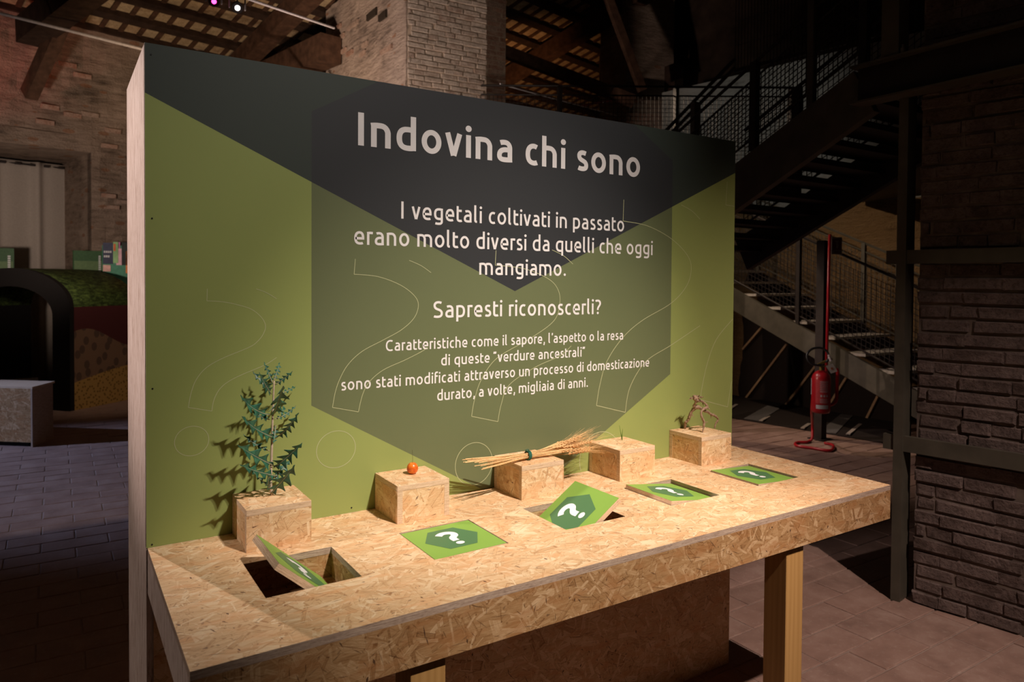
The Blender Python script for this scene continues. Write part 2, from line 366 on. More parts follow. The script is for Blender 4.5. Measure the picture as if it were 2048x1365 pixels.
def plaster_mat(name, a, b, red):
    t = NT(name); p = t.n('ShaderNodeNewGeometry').outputs['Position']
    n = t.noise(p, 1.4, 6, .6); n2 = t.noise(t.map(p, (3, 3, 16)), 1.0, 5, .7); n3 = t.noise(p, 40, 4, .7)
    c = t.ramp(t.math('ADD', t.math('MULTIPLY', n, .5), t.math('MULTIPLY', n2, .5)), [(.36, tuple(x*.45 for x in a)), (.47, a), (.62, b)])
    v = t.n('ShaderNodeTexVoronoi'); v.inputs['Scale'].default_value = 1; t.l(t.map(p, (4.2, 4.2, 11)), v.inputs['Vector'])
    sep = t.n('ShaderNodeSeparateColor'); t.l(v.outputs['Color'], sep.inputs[0])
    m = t.math('MULTIPLY', t.math('GREATER_THAN', sep.outputs[0], .87), t.math('LESS_THAN', v.outputs['Distance'], .36))
    c = t.mix(t.math('MULTIPLY', m, .7), c, red)
    t.bump(t.math('ADD', t.math('MULTIPLY', n2, 1.5), n3), .9, .03); return t.fin(c, .95, 0, .1)
PLA = plaster_mat('rough_plaster', (.38, .29, .23), (.50, .39, .31), (.30, .13, .06))
PLB = plaster_mat('hall_wall_plaster', (.26, .19, .14), (.38, .285, .215), (.26, .12, .06))

bmesh_cache = {}
def brick_mesh(w, h, mat, k):
    key = (w, h, mat.name, k)
    if key in bmesh_cache: return bmesh_cache[key]
    rnd = random.Random(k*17+3); d = .03; vs = []
    for (y, ins) in ((0, 0), (-d*.75, 0), (-d, .006)):
        for sx, sz in ((-1, -1), (1, -1), (1, 1), (-1, 1)):
            vs.append((sx*(w/2-ins)+rnd.uniform(-.005, .005), y+rnd.uniform(-.003, .003), sz*(h/2-ins*.8)+rnd.uniform(-.004, .004)))
    fs = [(8, 9, 10, 11)]
    for r_ in (0, 4):
        for q_ in range(4): fs.append((r_+q_, r_+(q_+1) % 4, r_+4+(q_+1) % 4, r_+4+q_))
    me = bpy.data.meshes.new('brick'); me.from_pydata(vs, [], fs); me.materials.append(mat); me.update()
    bmesh_cache[key] = me; return me
def brickface(parent, O, ax, W, z0, z1, mat, maxn=300, bw=.25, bh=.075, skip=.0, clip=None, stuff_name='small_bricks'):
    """bricks on the face through O along ax (unit, horizontal), facing ax x up; each one an object"""
    O, ax = Vector(O), Vector(ax).normalized(); nrm = ax.cross(Vector((0, 0, 1)))
    rows = int((z1-z0)/bh); lst = []
    for r_ in range(rows):
        x = -random.uniform(.0, bw); 
        while x < W:
            l = random.choice([bw, bw, bw*.5, bw*.9]); xa, xb = max(0, x), min(W, x+l)
            if xb-xa > .05 and random.random() > skip:
                c = O+ax*((xa+xb)/2)+Vector((0, 0, z0+(r_+.5)*bh)); q = proj(c)
                if q and -50 < q[0] < 2098 and -40 < q[1] < 1400 and (clip is None or clip(q)): lst.append((q[2], c, xb-xa))
            x += l
    lst.sort(key=lambda a: a[0]); rot = math.atan2(ax.y, ax.x); pl = WL.get(parent.name, Vector((0, 0, 0))); st = MB()
    for n, (d, c, l) in enumerate(lst):
        out = random.uniform(.010, .024); loc = c-nrm*out - pl; lq = round(l*20)/20
        me = brick_mesh(max(.05, lq)-.012, bh-.014, mat, n % 5)
        if n < maxn:
            o = bpy.data.objects.new('brick', me); COL.objects.link(o); o.parent = parent; o.location = loc
            o.rotation_euler = (random.uniform(-.02, .02), random.uniform(-.012, .012), rot)
        else:
            Mx = Matrix.Translation(c-nrm*out) @ Matrix.Rotation(rot, 4, 'Z')
            st.add([Mx @ v.co for v in me.vertices], [tuple(p.vertices) for p in me.polygons])
    if st.v: tag(st.build(stuff_name, mat, parent), kind='stuff')
    return len(lst)

def rough_sheet(name, O, ax, W, H, nx, nz, amp, mat, parent, up=Vector((0, 0, 1)), thick=.2):
    """a wall skin with a real uneven surface and thickness"""
    O, ax = Vector(O), Vector(ax).normalized(); nrm = ax.cross(up); vs = []; fs = []
    from mathutils import noise as mn
    for j in range(nz+1):
        for i in range(nx+1):
            p = O+ax*(W*i/nx)+up*(H*j/nz)
            d = amp*(mn.noise(p*1.7)+.6*mn.noise(p*6)+.35*mn.noise(Vector((p.x*9, p.y*9, p.z*26))))
            vs.append(p+nrm*d)
    for j in range(nz):
        for i in range(nx):
            a = j*(nx+1)+i; fs.append((a, a+1, a+nx+2, a+nx+1))
    k = len(vs)
    for j in (0, nz):
        for i in (0, nx): vs.append(O+ax*(W*i/nx)+up*(H*j/nz)-nrm*thick)
    a, b, c, d = 0, nx, nz*(nx+1), nz*(nx+1)+nx
    fs += [(k+1, k, k+2, k+3), (k, a, c, k+2), (b, k+1, k+3, d), (c, d, k+3, k+2)]
    return mk(name, vs, fs, mat, parent, smooth=False)

# ---- roof frame of reference (building is turned 14 degrees against the panel)
A14 = R(14); RU = Vector((math.cos(A14), math.sin(A14), 0))
RV = Vector((-math.sin(A14)*.97, math.cos(A14)*.97, -.243)).normalized(); RN = RU.cross(RV)   # RN points up
RQ = dep(396, 58, 12)
def rp(u, v, n=0): return RQ+RU*u+RV*v+RN*n
WOOD = simple('dark_roof_timber', (.035, .02, .013), .8, 0, .15, .35, 9)
WOOD2 = simple('brown_roof_timber', (.07, .036, .021), .8, 0, .15, .35, 9)
PIAN = brick_mat('pale_roof_tile', (.36, .27, .16), (.33, .235, .13), (.28, .17, .09))
ceil = mk('ceiling', [rp(u, v, n) for n in (.10, .16) for u, v in ((-9, -16), (17, -16), (17, 2.4), (-9, 2.4))], [(0, 1, 2, 3), (7, 6, 5, 4), (0, 4, 5, 1), (1, 5, 6, 2), (2, 6, 7, 3), (3, 7, 4, 0)], WOOD)
ceil['kind'] = 'structure'
PU, PV = .284, .555
purl_v = [(k+.5)*PV for k in range(-14, 5)]
for v in purl_v:
    mb = MB(); mb.beam(rp(-9, v-.02, .025), rp(15, v-.02, .025), .17, .10, RN); mb.build('purlin', WOOD, ceil)
# thin battens between tile columns (joined, too fine and many to pick apart) and the tiles themselves
bt = MB(); tl = []
for k in range(-30, 54):
    u = (k+.5)*PU+.02
    bt.beam(rp(u, -8, .062), rp(u, 2.4, .062), .075, .03, RN)
tag(bt.build('thin_strip', WOOD2, ceil), kind='stuff')
for k in range(-30, 54):
    for j in range(-13, 5):
        c = rp(k*PU+.02, j*PV, .085); q = proj(c)
        if q is None or not (-40 < q[0] < 2090 and -30 < q[1] < 330): continue
        if 650 < q[0] < 975: continue
        if q[0] > 300 and q[1] > 84+(q[0]-289)*.169+30: continue
        tl.append((q[2], k, j))
tl.sort()
tm = []
for k in range(3):
    vs = []
    rnd = random.Random(k)
    for z, ins in ((.02, 0), (-.008, 0), (-.014, .008)):
        for sx, sy in ((-1, -1), (1, -1), (1, 1), (-1, 1)): vs.append((sx*(.128-ins), sy*(.262-ins), z+rnd.uniform(-.003, .003)))
    fs = [(11, 10, 9, 8)]
    for r_ in (0, 4):
        for q_ in range(4): fs.append((r_+4+q_, r_+4+(q_+1) % 4, r_+(q_+1) % 4, r_+q_))
    me = bpy.data.meshes.new('roof_tile'); me.from_pydata(vs, [], fs); me.materials.append(PIAN); me.update(); tm.append(me)
ROT = Matrix((RU, RV, RN)).transposed()
st = MB()
for n, (d, k, j) in enumerate(tl):
    Mx = Matrix.Translation(rp(k*PU+.02, j*PV, .088)) @ ROT.to_4x4()
    if n < 300:
        o = bpy.data.objects.new('roof_tile', tm[n % 3]); COL.objects.link(o); o.parent = ceil; o.matrix_local = Mx
    else: st.add([Mx @ v.co for v in tm[0].vertices], [tuple(p.vertices) for p in tm[0].polygons])
if st.v: tag(st.build('distant_roof_tiles', PIAN, ceil), kind='stuff')
for u in (-4.16, .93, 6.02, 11.1):
    mb = MB(); mb.beam(rp(u, -9, -.17), rp(u, 2.2, -.17), .28, .30, RN); mb.build('rafter', WOOD2, ceil)

# ---- back wall of the hall with its curtain niche
W0 = Vector((.42, 11.19, 0)); WB = struct('wall_back')
bd = ony
def wall_hit(px, py, off=0):
    d = ray(px, py); n = Vector((math.sin(A14), -math.cos(A14), 0)); P0 = W0-n*off
    return CAM+d*((P0-CAM).dot(n)/d.dot(n))
jam = wall_hit(183, 420); jl = (jam-W0).dot(RU)       # right jamb of the niche, metres along the wall
nz = wall_hit(183, 306).z
rough_sheet('wall_face', W0+RU*jl, RU, 17, 6.6, 150, 66, .05, PLB, WB)
rough_sheet('wall_over_niche', W0+RU*(jl-7)+Vector((0, 0, nz)), RU, 7, 6.6-nz, 70, 30, .05, PLB, WB)
nrmW = RU.cross(Vector((0, 0, 1)))
mb = MB(); a = W0+RU*jl; b = a-nrmW*1.75
mb.add([a+nrmW*.01, a+RU*.2, b+RU*.2, b]+[p+Vector((0, 0, nz+.1)) for p in (a+nrmW*.01, a+RU*.2, b+RU*.2, b)], BF); mb.build('niche_jamb', PLB, WB)
mb = MB(); c = W0+RU*(jl-7)
z1 = Vector((0, 0, nz)); z2 = Vector((0, 0, nz+.25))
mb.add([c+z1, a+z1, b+z1, c-nrmW*1.75+z1, c+z2, a+z2, b+z2, c-nrmW*1.75+z2], BF); mb.build('niche_soffit', PLB, WB)
mb = MB(); mb.add([c-nrmW*1.75, b, b-nrmW*.1, c-nrmW*1.85]+[p+z1 for p in (c-nrmW*1.75, b, b-nrmW*.1, c-nrmW*1.85)], BF); mb.build('niche_back', PLB, WB)
# few proud bricks and a walled-up opening in the plaster
PB = thing
for (px, py, l, mt) in [(90, 245, .26, BR), (145, 231, .26, BR), (180, 230, .24, BR), (225, 262, .2, BR), (215, 392, .3, BR), (218, 293, .2, BR), (250, 405, .25, BR), (222, 415, .3, BR), (100, 215, .22, BR), (135, 130, .3, BR), (165, 152, .2, BR)]:
    p = wall_hit(px, py); o = bpy.data.objects.new('brick', brick_mesh(.25, .07, mt, px % 5)); COL.objects.link(o); o.parent = WB
    o.location = p+nrmW*.004; o.rotation_euler = (0, 0, A14)

# ---- right hand plaster wall behind the stairs (upper grey, lower ochre)
pa = dep(1350, 400, 12.4); pb = dep(1860, 400, 9.4); pa.z = pb.z = 0
ax = (pb-pa).normalized(); WR = struct('wall_right')
OCH = plaster_mat('ochre_plaster', (.22, .135, .062), (.25, .16, .08), (.19, .11, .05))
GRY = plaster_mat('grey_plaster', (.33, .32, .28), (.40, .39, .35), (.30, .28, .24))
rough_sheet('wall_lower', pa-ax*.3, ax, 7, 3.0, 40, 24, .01, OCH, WR)
rough_sheet('wall_upper', pa-ax*.3+Vector((0, 0, 3.0)), ax, 7, 2.2, 40, 20, .01, GRY, WR)
rough_sheet('wall_top', pa-ax*3+Vector((0, 0, 5.0))-ax.cross(Vector((0, 0, 1)))*1.4, ax, 12, 4, 40, 20, .05, simple('dark_wall', (.035, .022, .015), .95, 0, .1, .4, 3), WR)  # dark brown over the whole face

# ================================================================== PILLARS
def pillar_boxes(parent, poly, z0, z1, mat, name='core'):
    n = len(poly); vs = [(x, y, z0) for x, y in poly]+[(x, y, z1) for x, y in poly]
    fs = [tuple(reversed(range(n))), tuple(range(n, 2*n))]+[(i, (i+1) % n, n+(i+1) % n, n+i) for i in range(n)]
    return mk(name, vs, fs, mat, parent)
# central pillar, seen over the panel
cc = dep(815, 100, 9.5); cfar = CAM.copy()
B1 = thing('brick_pillar', 'big brick pillar with pale plastered left side, rising behind the green panel', 'pillar', (cc.x, cc.y, 0))
lax = Vector((-.035, 1, 0)).normalized(); fax = Vector((1, -.06, 0)).normalized()
def along(O, ax, px):   # distance along ax from O at which the image column px is reached
    lo, hi = 0.0, 12.0
    s0 = proj(O)[0] < px
    for _ in range(50):
        m = (lo+hi)/2; q = proj(O+ax*m)
        if (q[0] < px) == s0: lo = m
        else: hi = m
    return lo
cO = Vector((cc.x, cc.y, 4.0)); Ll = along(cO, lax, 655); Lf = along(cO, fax, 972)
p0 = Vector((cc.x, cc.y, 0)); p1 = p0+fax*Lf; p2 = p1+lax*Ll; p3 = p0+lax*Ll
pillar_boxes(B1, [(p.x, p.y) for p in (p0, p1, p2, p3)], 0, 6.35, MORT)
sk = rough_sheet('plaster_face', p3-fax*.02, -lax, Ll, 6.35, 70, 120, .035, PLA, B1, thick=.0)
def face_hit(px, py):
    d = ray(px, py); n = Vector((-1, 0, 0)); n = lax.cross(Vector((0, 0, 1))) * -1
    return CAM+d*((p0-CAM).dot(n)/d.dot(n))
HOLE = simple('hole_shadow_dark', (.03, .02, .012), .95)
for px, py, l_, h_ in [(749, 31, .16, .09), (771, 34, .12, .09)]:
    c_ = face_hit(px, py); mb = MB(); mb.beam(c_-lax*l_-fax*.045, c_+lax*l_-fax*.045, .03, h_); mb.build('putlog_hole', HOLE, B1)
for px, py, l_ in [(711, 51, .42), (680, 56, .28), (778, 100, .36), (690, 104, .3), (674, 105, .3), (704, 107, .25), (686, 75, .3), (730, 108, .2), (735, 90, .2)]:
    c_ = face_hit(px, py); mb = MB(); mb.beam(c_-lax*l_*.5-fax*.04, c_+lax*l_*.5-fax*.04, .03, .06); mb.build('brick', BR, B1)
brickface(B1, p0+Vector((0, 0, 0)), fax, Lf, 3.6, 6.4, BR2, 300, .27, .072)
q0 = p1+lax*.55; q0b = along(Vector((q0.x, q0.y, 4)), fax, 1010)
B1b = thing('brick_pilaster', 'shaded greenish brick pilaster set back at the right of the big pillar', 'pilaster', (q0.x+.05, q0.y, 0))
qq = q0+fax*.03
pillar_boxes(B1b, [(qq.x, qq.y), ((q0+fax*q0b).x, (q0+fax*q0b).y), ((q0+fax*q0b+lax*1).x, (q0+fax*q0b+lax*1).y), ((qq+lax*1).x, (qq+lax*1).y)], 0, 6.2, MORT)
brickface(B1b, qq, fax, q0b-.03, 3.6, 6.4, BR, 120, .27, .072)
# second pillar, right, dark
c2 = dep(1252, 120, 13.0); O2 = Vector((c2.x, c2.y, 4))
fa = Vector((math.cos(R(-8)), math.sin(R(-8)), 0)); L2 = along(O2, fa, 1345)
B2 = thing('brick_pillar', 'dark plastered brick pillar above the right half of the panel, beams ending on it', 'pillar', (c2.x, c2.y, 0))
e = Vector((c2.x, c2.y, 0)); lv = Vector((.3, 1, 0)).normalized()
pillar_boxes(B2, [(p.x, p.y) for p in (e, e+fa*L2, e+fa*L2+lv*1.2, e+lv*1.2)], 0, 7.4, PLB)
brickface(B2, e, fa, L2, 3.4, 5.0, BR, 150, .27, .075)
mb = MB(); mb.beam(e+fa*(L2-.1)+Vector((0, -.1, 3.6)), e+fa*(L2-.1)+Vector((0, -.1, 5.9)), .22, .3); mb.build('downpipe_casing', WOOD, B2)
# right pillar framed in steel
STEEL = simple('painted_steel', (.085, .075, .055), .5, .1, .35, .2, 6)
STEELD = simple('dark_steel', (.028, .021, .018), .55, .2, .3, .25, 8)
RP = thing('brick_pillar', 'dark brick pillar at the right edge, held in a frame of grey steel bands', 'pillar', (3.93, -.02, 0))
ra = Vector((.16, -1, 0)).normalized(); rO = Vector((3.93, -.12, 0)); rn = ra.cross(Vector((0, 0, 1)))
bk = -rn
pillar_boxes(RP, [(p.x, p.y) for p in (rO, rO+ra*1.9, rO+ra*1.9+bk*1.2, rO+bk*1.2)], 0, 8.2, MORTD)
brickface(RP, rO, ra, 1.9, .0, 5.2, BRD, 300, .28, .078)
mb = MB(); s0 = rO-ra*.075+rn*.005
mb.beam(s0+Vector((0, 0, 0)), s0+Vector((0, 0, 2.92)), .13, .05, ra); mb.build('steel_column', STEEL, RP)
for zb, th in ((1.985, .078), (.915, .088)):
    mb = MB(); mb.beam(rO-ra*.16+rn*.04+Vector((0, 0, zb)), rO+ra*1.9+rn*.04+Vector((0, 0, zb)), .035, th)
    o = mb.build('steel_band', STEEL, RP)
    mbb = MB()
    for s_ in (.05,): mbb.tube([rO-ra*(.07)+rn*.052+Vector((0, 0, zb)), rO-ra*(.07)+rn*.068+Vector((0, 0, zb))], .008, 8)
    mbb.build('bolt', STEEL, o)

# ================================================================== STAIRS
TREAD = simple('grey_stone_tread', (.40, .36, .31), .7)
def iby(name, px1, py1, px2, py2, x, mat, w, h, parent):
    mb = MB(); mb.beam(onx(px1, py1, x), onx(px2, py2, x), w, h); return mb.build(name, mat, parent)
# lower flight, plane x = 7.6, descending towards the viewer
LS = thing('metal_staircase', 'lower flight of grey metal stairs with pale treads and mesh railing behind the extinguisher', 'staircase', (8.0, 3.2, 0))
XL = 7.6
a = onx(1470, 600, XL); b = onx(1800, 790, XL); dd = (b-a); sl = dd.z/dd.y
a0 = a-dd*.35; b0 = b+dd*.1
t1 = (0.02-a.z)/dd.z; b0 = a+dd*min(1.5, t1)
for xo in (0, 1.25):
    mb = MB(); mb.beam(a0+Vector((xo, 0, 0)), b0+Vector((xo, 0, .0)), .05, .27); mb.build('stringer', STEEL if xo == 0 else STEELD, LS)
nst = int(abs(b0.y-a0.y)/.36)
for k in range(nst):
    p = a0+(b0-a0)*((k+.5)/nst); mb = MB(); mb.box(p.x+.02, p.x+1.23, p.y-.17, p.y+.17, p.z+.125, p.z+.155); mb.build('tread', TREAD, LS)
def railing(parent, P, Q, hrail, xoff, mat, meshstep, posts, two=True, low=.12, tilt=True, r=.018, seg=6):
    """sloped railing in the plane through P-Q: two rails, posts, welded mesh"""
    P = P+xoff; Q = Q+xoff; U_ = Vector((0, 0, 1))
    mb = MB(); mb.tube([P+U_*hrail, Q+U_*hrail], r, seg); mb.build('handrail', mat, parent)
    if two: mb = MB(); mb.tube([P+U_*(hrail-.11), Q+U_*(hrail-.11)], r*.7, seg); mb.build('rail', mat, parent)
    mb = MB(); mb.tube([P+U_*low, Q+U_*low], r*.7, seg); mb.build('rail', mat, parent)
    for f in posts:
        b_ = P+(Q-P)*f; mb = MB(); mb.beam(b_, b_+U_*hrail, .05, .05); mb.build('post', mat, parent)
    L = (Q-P).length; n = int(L/meshstep); wm = MB(); top = hrail-.11
    for i in range(n+1):
        b_ = P+(Q-P)*(i/n); wm.beam(b_+U_*low, b_+U_*top, .005, .005, Vector((1, 0, 0)))
    m = int((top-low)/meshstep)
    for j in range(m+1):
        z = low+(top-low)*j/m; wm.beam(P+U_*z, Q+U_*z, .005, .005)
    tag(wm.build('wire_mesh', mat, parent), kind='stuff')
railing(LS, a0, b0, 1.12, Vector((1.22, 0, .13)), STEEL, .06, (.05, .45, .70, .97))
railing(LS, a0, b0, 1.12, Vector((.02, 0, .13)), STEELD, .06, (.42, .97), two=False)
a0l, b0l = a0.copy(), b0.copy()
# black column the extinguisher stands in front of
BC = thing('steel_post', 'black square steel post standing behind the fire extinguisher', 'post', (7.35, 2.75, 0))
p = dep(1645, 560, 8.35); WL[BC.name] = Vector((p.x, p.y, 0)); BC.location = (p.x, p.y, 0)
mb = MB(); mb.beam(Vector((p.x, p.y, 0)), Vector((p.x, p.y, 2.34)), .10, .10); mb.build('shaft', STEELD, BC)
mb = MB(); mb.box(p.x-.1, p.x+.1, p.y-.1, p.y+.1, 0, .012); mb.build('base_plate', STEELD, BC)
# upper flight, between x = 3.9 and 5.0, rising towards the viewer
US = thing('metal_staircase', 'dark upper flight of metal stairs rising to the steel beam on the right', 'staircase', (4.5, .7, 2.4))
XN, XF = 3.9, 5.02
a = onx(1472, 378, XN); b = onx(1724, 190, XN); dd = b-a
lo = a-dd*.9; hi = b+dd*.03
for x_ in (XN, XF):
    mb = MB(); s_ = Vector((x_-XN, 0, 0)); mb.beam(lo+s_, hi+s_, .06, .30); mb.build('stringer', STEEL if x_ == XN else STEELD, US)
for k in range(10):
    p = lo+(hi-lo)*((k+.5)/10); mb = MB(); mb.box(XN+.03, XF-.03, p.y-.13, p.y+.13, p.z-.02, p.z+.02); mb.build('tread', STEELD, US)
railing(US, lo, hi, .62, Vector((.0, 0, .17)), STEELD, .035, (.55, .99), low=.1, r=.012)
railing(US, lo, hi, .95, Vector((XF-XN, 0, .17)), STEELD, .05, (.3, .97), low=.1, r=.014)
# landing beam along the pillar, bolted I-beam, with the posts it carries
LB = thing('steel_beam', 'heavy dark steel beam crossing the right pillar above eye level', 'beam', (3.75, -.3, 2.9))
y1 = onx(1718, 175, 3.8).y; zb = 2.90; zt = 3.10
mb = MB(); mb.box(3.79, 3.80, -2.0, y1, zb, zt); mb.build('web', STEELD, LB)
mb = MB(); mb.box(3.73, 3.86, -2.0, y1+.02, zb-.012, zb); mb.build('flange', STEEL, LB)
mb = MB(); mb.box(3.73, 3.86, -2.0, y1+.02, zt, zt+.012); mb.build('flange', STEEL, LB)
for yy in (-.1, -.75):
    mb = MB(); mb.lathe((3.75, yy, zt+.012), [(.012, 0), (.012, .03), (.006, .03), (.006, .05)], 8); mb.build('bolt', STEEL, LB)
LP = thing('landing_platform', 'dark steel landing deck beside the top of the upper stair flight', 'platform', (5.2, -.2, 3.0))
d0, d1 = dep(1716, 400, 10.0), dep(1835, 400, 9.2)
q = [Vector((5.12, 0.02, 2.98)), Vector((8.4, -.95, 2.98)), Vector((d1.x, d1.y, 2.98)), Vector((d0.x, d0.y, 2.98))]
mb = MB(); mb.add(q+[v+Vector((0, 0, .12)) for v in q], BF); mb.build('deck', STEELD, LP)
mb = MB(); p = onx(1791, 60, 3.8); mb.box(3.745, 3.845, p.y-.05, p.y+.05, zt+.012, 4.9); mb.build('post', STEEL, LP)
NP = thing('steel_post', 'tall steel post rising from the upper stair stringer to the roof', 'post')
p = onx(1622, 250, XN); NP.location = (XN, p.y, p.z); WL[NP.name] = Vector((XN, p.y, p.z))
mb = MB(); mb.beam(Vector((XN, p.y, p.z-.08)), Vector((XN, p.y, 6.6)), .045, .045); mb.build('shaft', STEEL, NP)
# far landing with railing
FL = thing('mezzanine_railing', 'long dark railing with wire mesh running behind the panel top towards the stairs', 'railing')
g0 = dep(962, 171, 8.6); g1 = dep(1592, 163, 8.6); zr = g0.z
FL.location = (g0.x, g0.y, zr-1.1); WL[FL.name] = FL.location.copy()
P_ = Vector((g0.x, g0.y, zr-1.1)); Q_ = Vector((g1.x, g1.y, zr-1.1))
railing(FL, P_, Q_, 1.1, Vector((0, 0, 0)), STEELD, .05, (.25, .62, .985), low=.08, r=.014)
mb = MB(); mb.beam(P_+Vector((0, 0, -.12)), Q_+Vector((0, 0, -.12)), .12, .2); mb.build('edge_beam', STEELD, FL)
for f_ in (.05, .6):
    b_ = P_.lerp(Q_, f_); mb = MB(); mb.beam(Vector((b_.x, b_.y, 0)), b_+Vector((0, 0, -.2)), .12, .12); mb.build('support_column', STEELD, FL)
FD = thing('steel_handrail', 'sloping double handrail crossing the mesh railing above the panel corner', 'handrail')
h0 = dep(1335, 258, 8.0); h1 = dep(1470, 118, 7.4)
FD.location = h0; WL[FD.name] = h0.copy()
for o_ in (0, .09):
    mb = MB(); mb.tube([h0-(h1-h0)*.6+Vector((0, 0, -o_)), h1+Vector((0, 0, -o_))], .02, 6); mb.build('rail', STEELD, FD)
mb = MB(); m_ = dep(1391, 205, 7.7); mb.beam(m_, m_-Vector((0, 0, .55)), .09, .06); mb.build('post', STEEL, FD)
# mesh screen hung high in the dark
MS = thing('mesh_screen', 'tall dark wire screen standing on the stair side below the roof', 'screen')
s0 = dep(1470, 150, 8.2); s1 = dep(1775, 100, 6.9); MS.location = (s0.x, s0.y, 4.3); WL[MS.name] = MS.location.copy()
wm = MB(); n = 42
for i in range(n+1):
    b_ = Vector((s0.x, s0.y, 4.3)).lerp(Vector((s1.x, s1.y, 4.3)), i/n); wm.beam(b_, b_+Vector((0, 0, 1.9)), .006, .006, Vector((1, 0, 0)))
for j in range(8): wm.beam(Vector((s0.x, s0.y, 4.3+j*.27)), Vector((s1.x, s1.y, 4.3+j*.27)), .006, .006)
tag(wm.build('wire_mesh', STEELD, MS), kind='stuff')
mb = MB(); mb.beam(Vector((s0.x, s0.y, 4.28)), Vector((s1.x, s1.y, 4.28)), .04, .04); mb.build('frame_bar', STEELD, MS)
# dark boarding under the lower flight with thin pale strips laid across
UB = thing('dark_boarding', 'black boarding closing the space under the lower stair flight, crossed by thin pale strips', 'boarding', (8.2, 3.2, 0))
DARK = simple('black_board', (.020, .013, .010), .9)
STRIPN = simple('pale_strip', (.42, .27, .15), .7); STRIPW = simple('pale_strip_foot', (.42, .36, .31), .7); PATCH = simple('lit_patch_grey', (.12, .11, .105), .8)
B0, B1 = onz(1450, 789, 0), onz(1815, 851, 0); bn = (B1-B0).cross(Vector((0, 0, 1))).normalized()
bkk = -bn*.05
mb = MB(); mb.add([B0, B1, B1+bkk, B0+bkk]+[B0+Vector((0, 0, 1.62)), B1+Vector((0, 0, .36)), B1+bkk+Vector((0, 0, .36)), B0+bkk+Vector((0, 0, 1.62))], BF); mb.build('backing_board', DARK, UB)
fl = [onz(1440, 832, .012), onz(1812, 893, .012)]; far = [B0+bn*.01+Vector((0, 0, .012)), B1+bn*.01+Vector((0, 0, .012))]
dz_ = Vector((0, 0, .012)); mb = MB(); mb.add([fl[0]-dz_, fl[1]-dz_, far[1]-dz_, far[0]-dz_, fl[0], fl[1], far[1], far[0]], BF); mb.build('floor_sheet', DARK, UB)
def board_hit(px, py):
    d = ray(px, py); P0 = B0+bn*.03; return CAM+d*((P0-CAM).dot(bn)/d.dot(bn))
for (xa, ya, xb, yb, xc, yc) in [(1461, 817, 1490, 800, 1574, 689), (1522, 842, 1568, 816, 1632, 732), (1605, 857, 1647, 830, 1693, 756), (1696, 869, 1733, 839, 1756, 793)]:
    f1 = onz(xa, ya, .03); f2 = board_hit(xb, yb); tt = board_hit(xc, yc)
    mb = MB(); mb.beam(f1, f2, .045, .012); o = mb.build('thin_strip', STRIPW, UB)
    mb = MB(); mb.beam(f2, tt, .03, .04, bn); mb.build('thin_strip', STRIPN, UB)
mb = MB(); mb.beam(board_hit(1486, 699), board_hit(1524, 655), .03, .04, bn); mb.build('thin_strip', STRIPN, UB)
for (x0, y0, x1, y1_, x2, y2, x3, y3) in [(1488, 838, 1520, 843, 1560, 818, 1535, 812), (1637, 865, 1672, 868, 1706, 832, 1682, 829)]:  # lit patches of floor put in as thin grey sheets
    q = [onz(x, y, .014) for x, y in ((x0, y0), (x1, y1_), (x2, y2), (x3, y3))]
    mb = MB(); mb.add([v for v in q]+[v+Vector((0, 0, .006)) for v in q], BF); mb.build('lit_floor_patch', PATCH, UB)

# ================================================================== PANEL
def print_mat():
    t = NT('panel_print'); sp = t.n('ShaderNodeSeparateXYZ'); t.l(t.coord(), sp.inputs[0]); x, z0 = sp.outputs[0], sp.outputs[2]
    z = t.math('SUBTRACT', z0, TT)
    ch = t.math('MAXIMUM', t.math('SUBTRACT', 1.308, t.math('MULTIPLY', x, .45)), t.math('SUBTRACT', t.math('MULTIPLY', x, .4516), -.172))
    # chevron is above both slanting lines that meet at (1.26, .741)
    dark = t.math('GREATER_THAN', z, ch)
    ax = t.math('ABSOLUTE', t.math('SUBTRACT', x, 1.283))
    h = t.math('LESS_THAN', ax, .805)
    hz = t.math('ABSOLUTE', t.math('SUBTRACT', z, .845))
    h2 = t.math('LESS_THAN', t.math('ADD', hz, t.math('MULTIPLY', t.math('SUBTRACT', ax, .805), .577)), .474)
    hx = t.math('MULTIPLY', h, h2)
    n = t.noise(t.coord(), 2.2, 2); f = t.math('MULTIPLY_ADD', n, .12, .94)
    c = t.mix(dark, (.275, .330, .100), (.040, .052, .043))
    ch_ = t.mix(dark, (.135, .160, .075), (.034, .037, .040))
    c = t.mix(hx, c, ch_)
    cc_ = t.n('ShaderNodeCombineColor')
    for i in range(3): t.l(f, cc_.inputs[i])
    c = t.mix(1.0, c, cc_.outputs[0], 'MULTIPLY')
    return t.fin(c, .55, 0, .3)
PRINT = print_mat()
PN = thing('exhibition_panel', 'large green and dark grey printed exhibition panel headed Indovina chi sono, standing behind the table', 'panel', (0, 0, 0))
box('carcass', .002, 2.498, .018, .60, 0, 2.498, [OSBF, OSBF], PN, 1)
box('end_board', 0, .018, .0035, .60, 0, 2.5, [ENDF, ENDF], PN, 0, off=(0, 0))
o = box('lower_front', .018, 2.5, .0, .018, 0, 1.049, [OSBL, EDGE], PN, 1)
o = box('printed_face', .0, 2.5, .0, .0175, 1.05, 2.5, [PRINT, ENDF], PN, 1)
SCREW = simple('screw_head', (.03, .03, .03), .4, .5)
for px, py in [(302, 109), (304, 437), (305, 778), (304, 1090), (1206, 205), (703, 1016)]:
    p = ony(px, py, 0); mb = MB(); mb.tube([p+Vector((0, .001, 0)), p-Vector((0, .0012, 0))], .0026, 8); mb.build('screw', SCREW, PN)

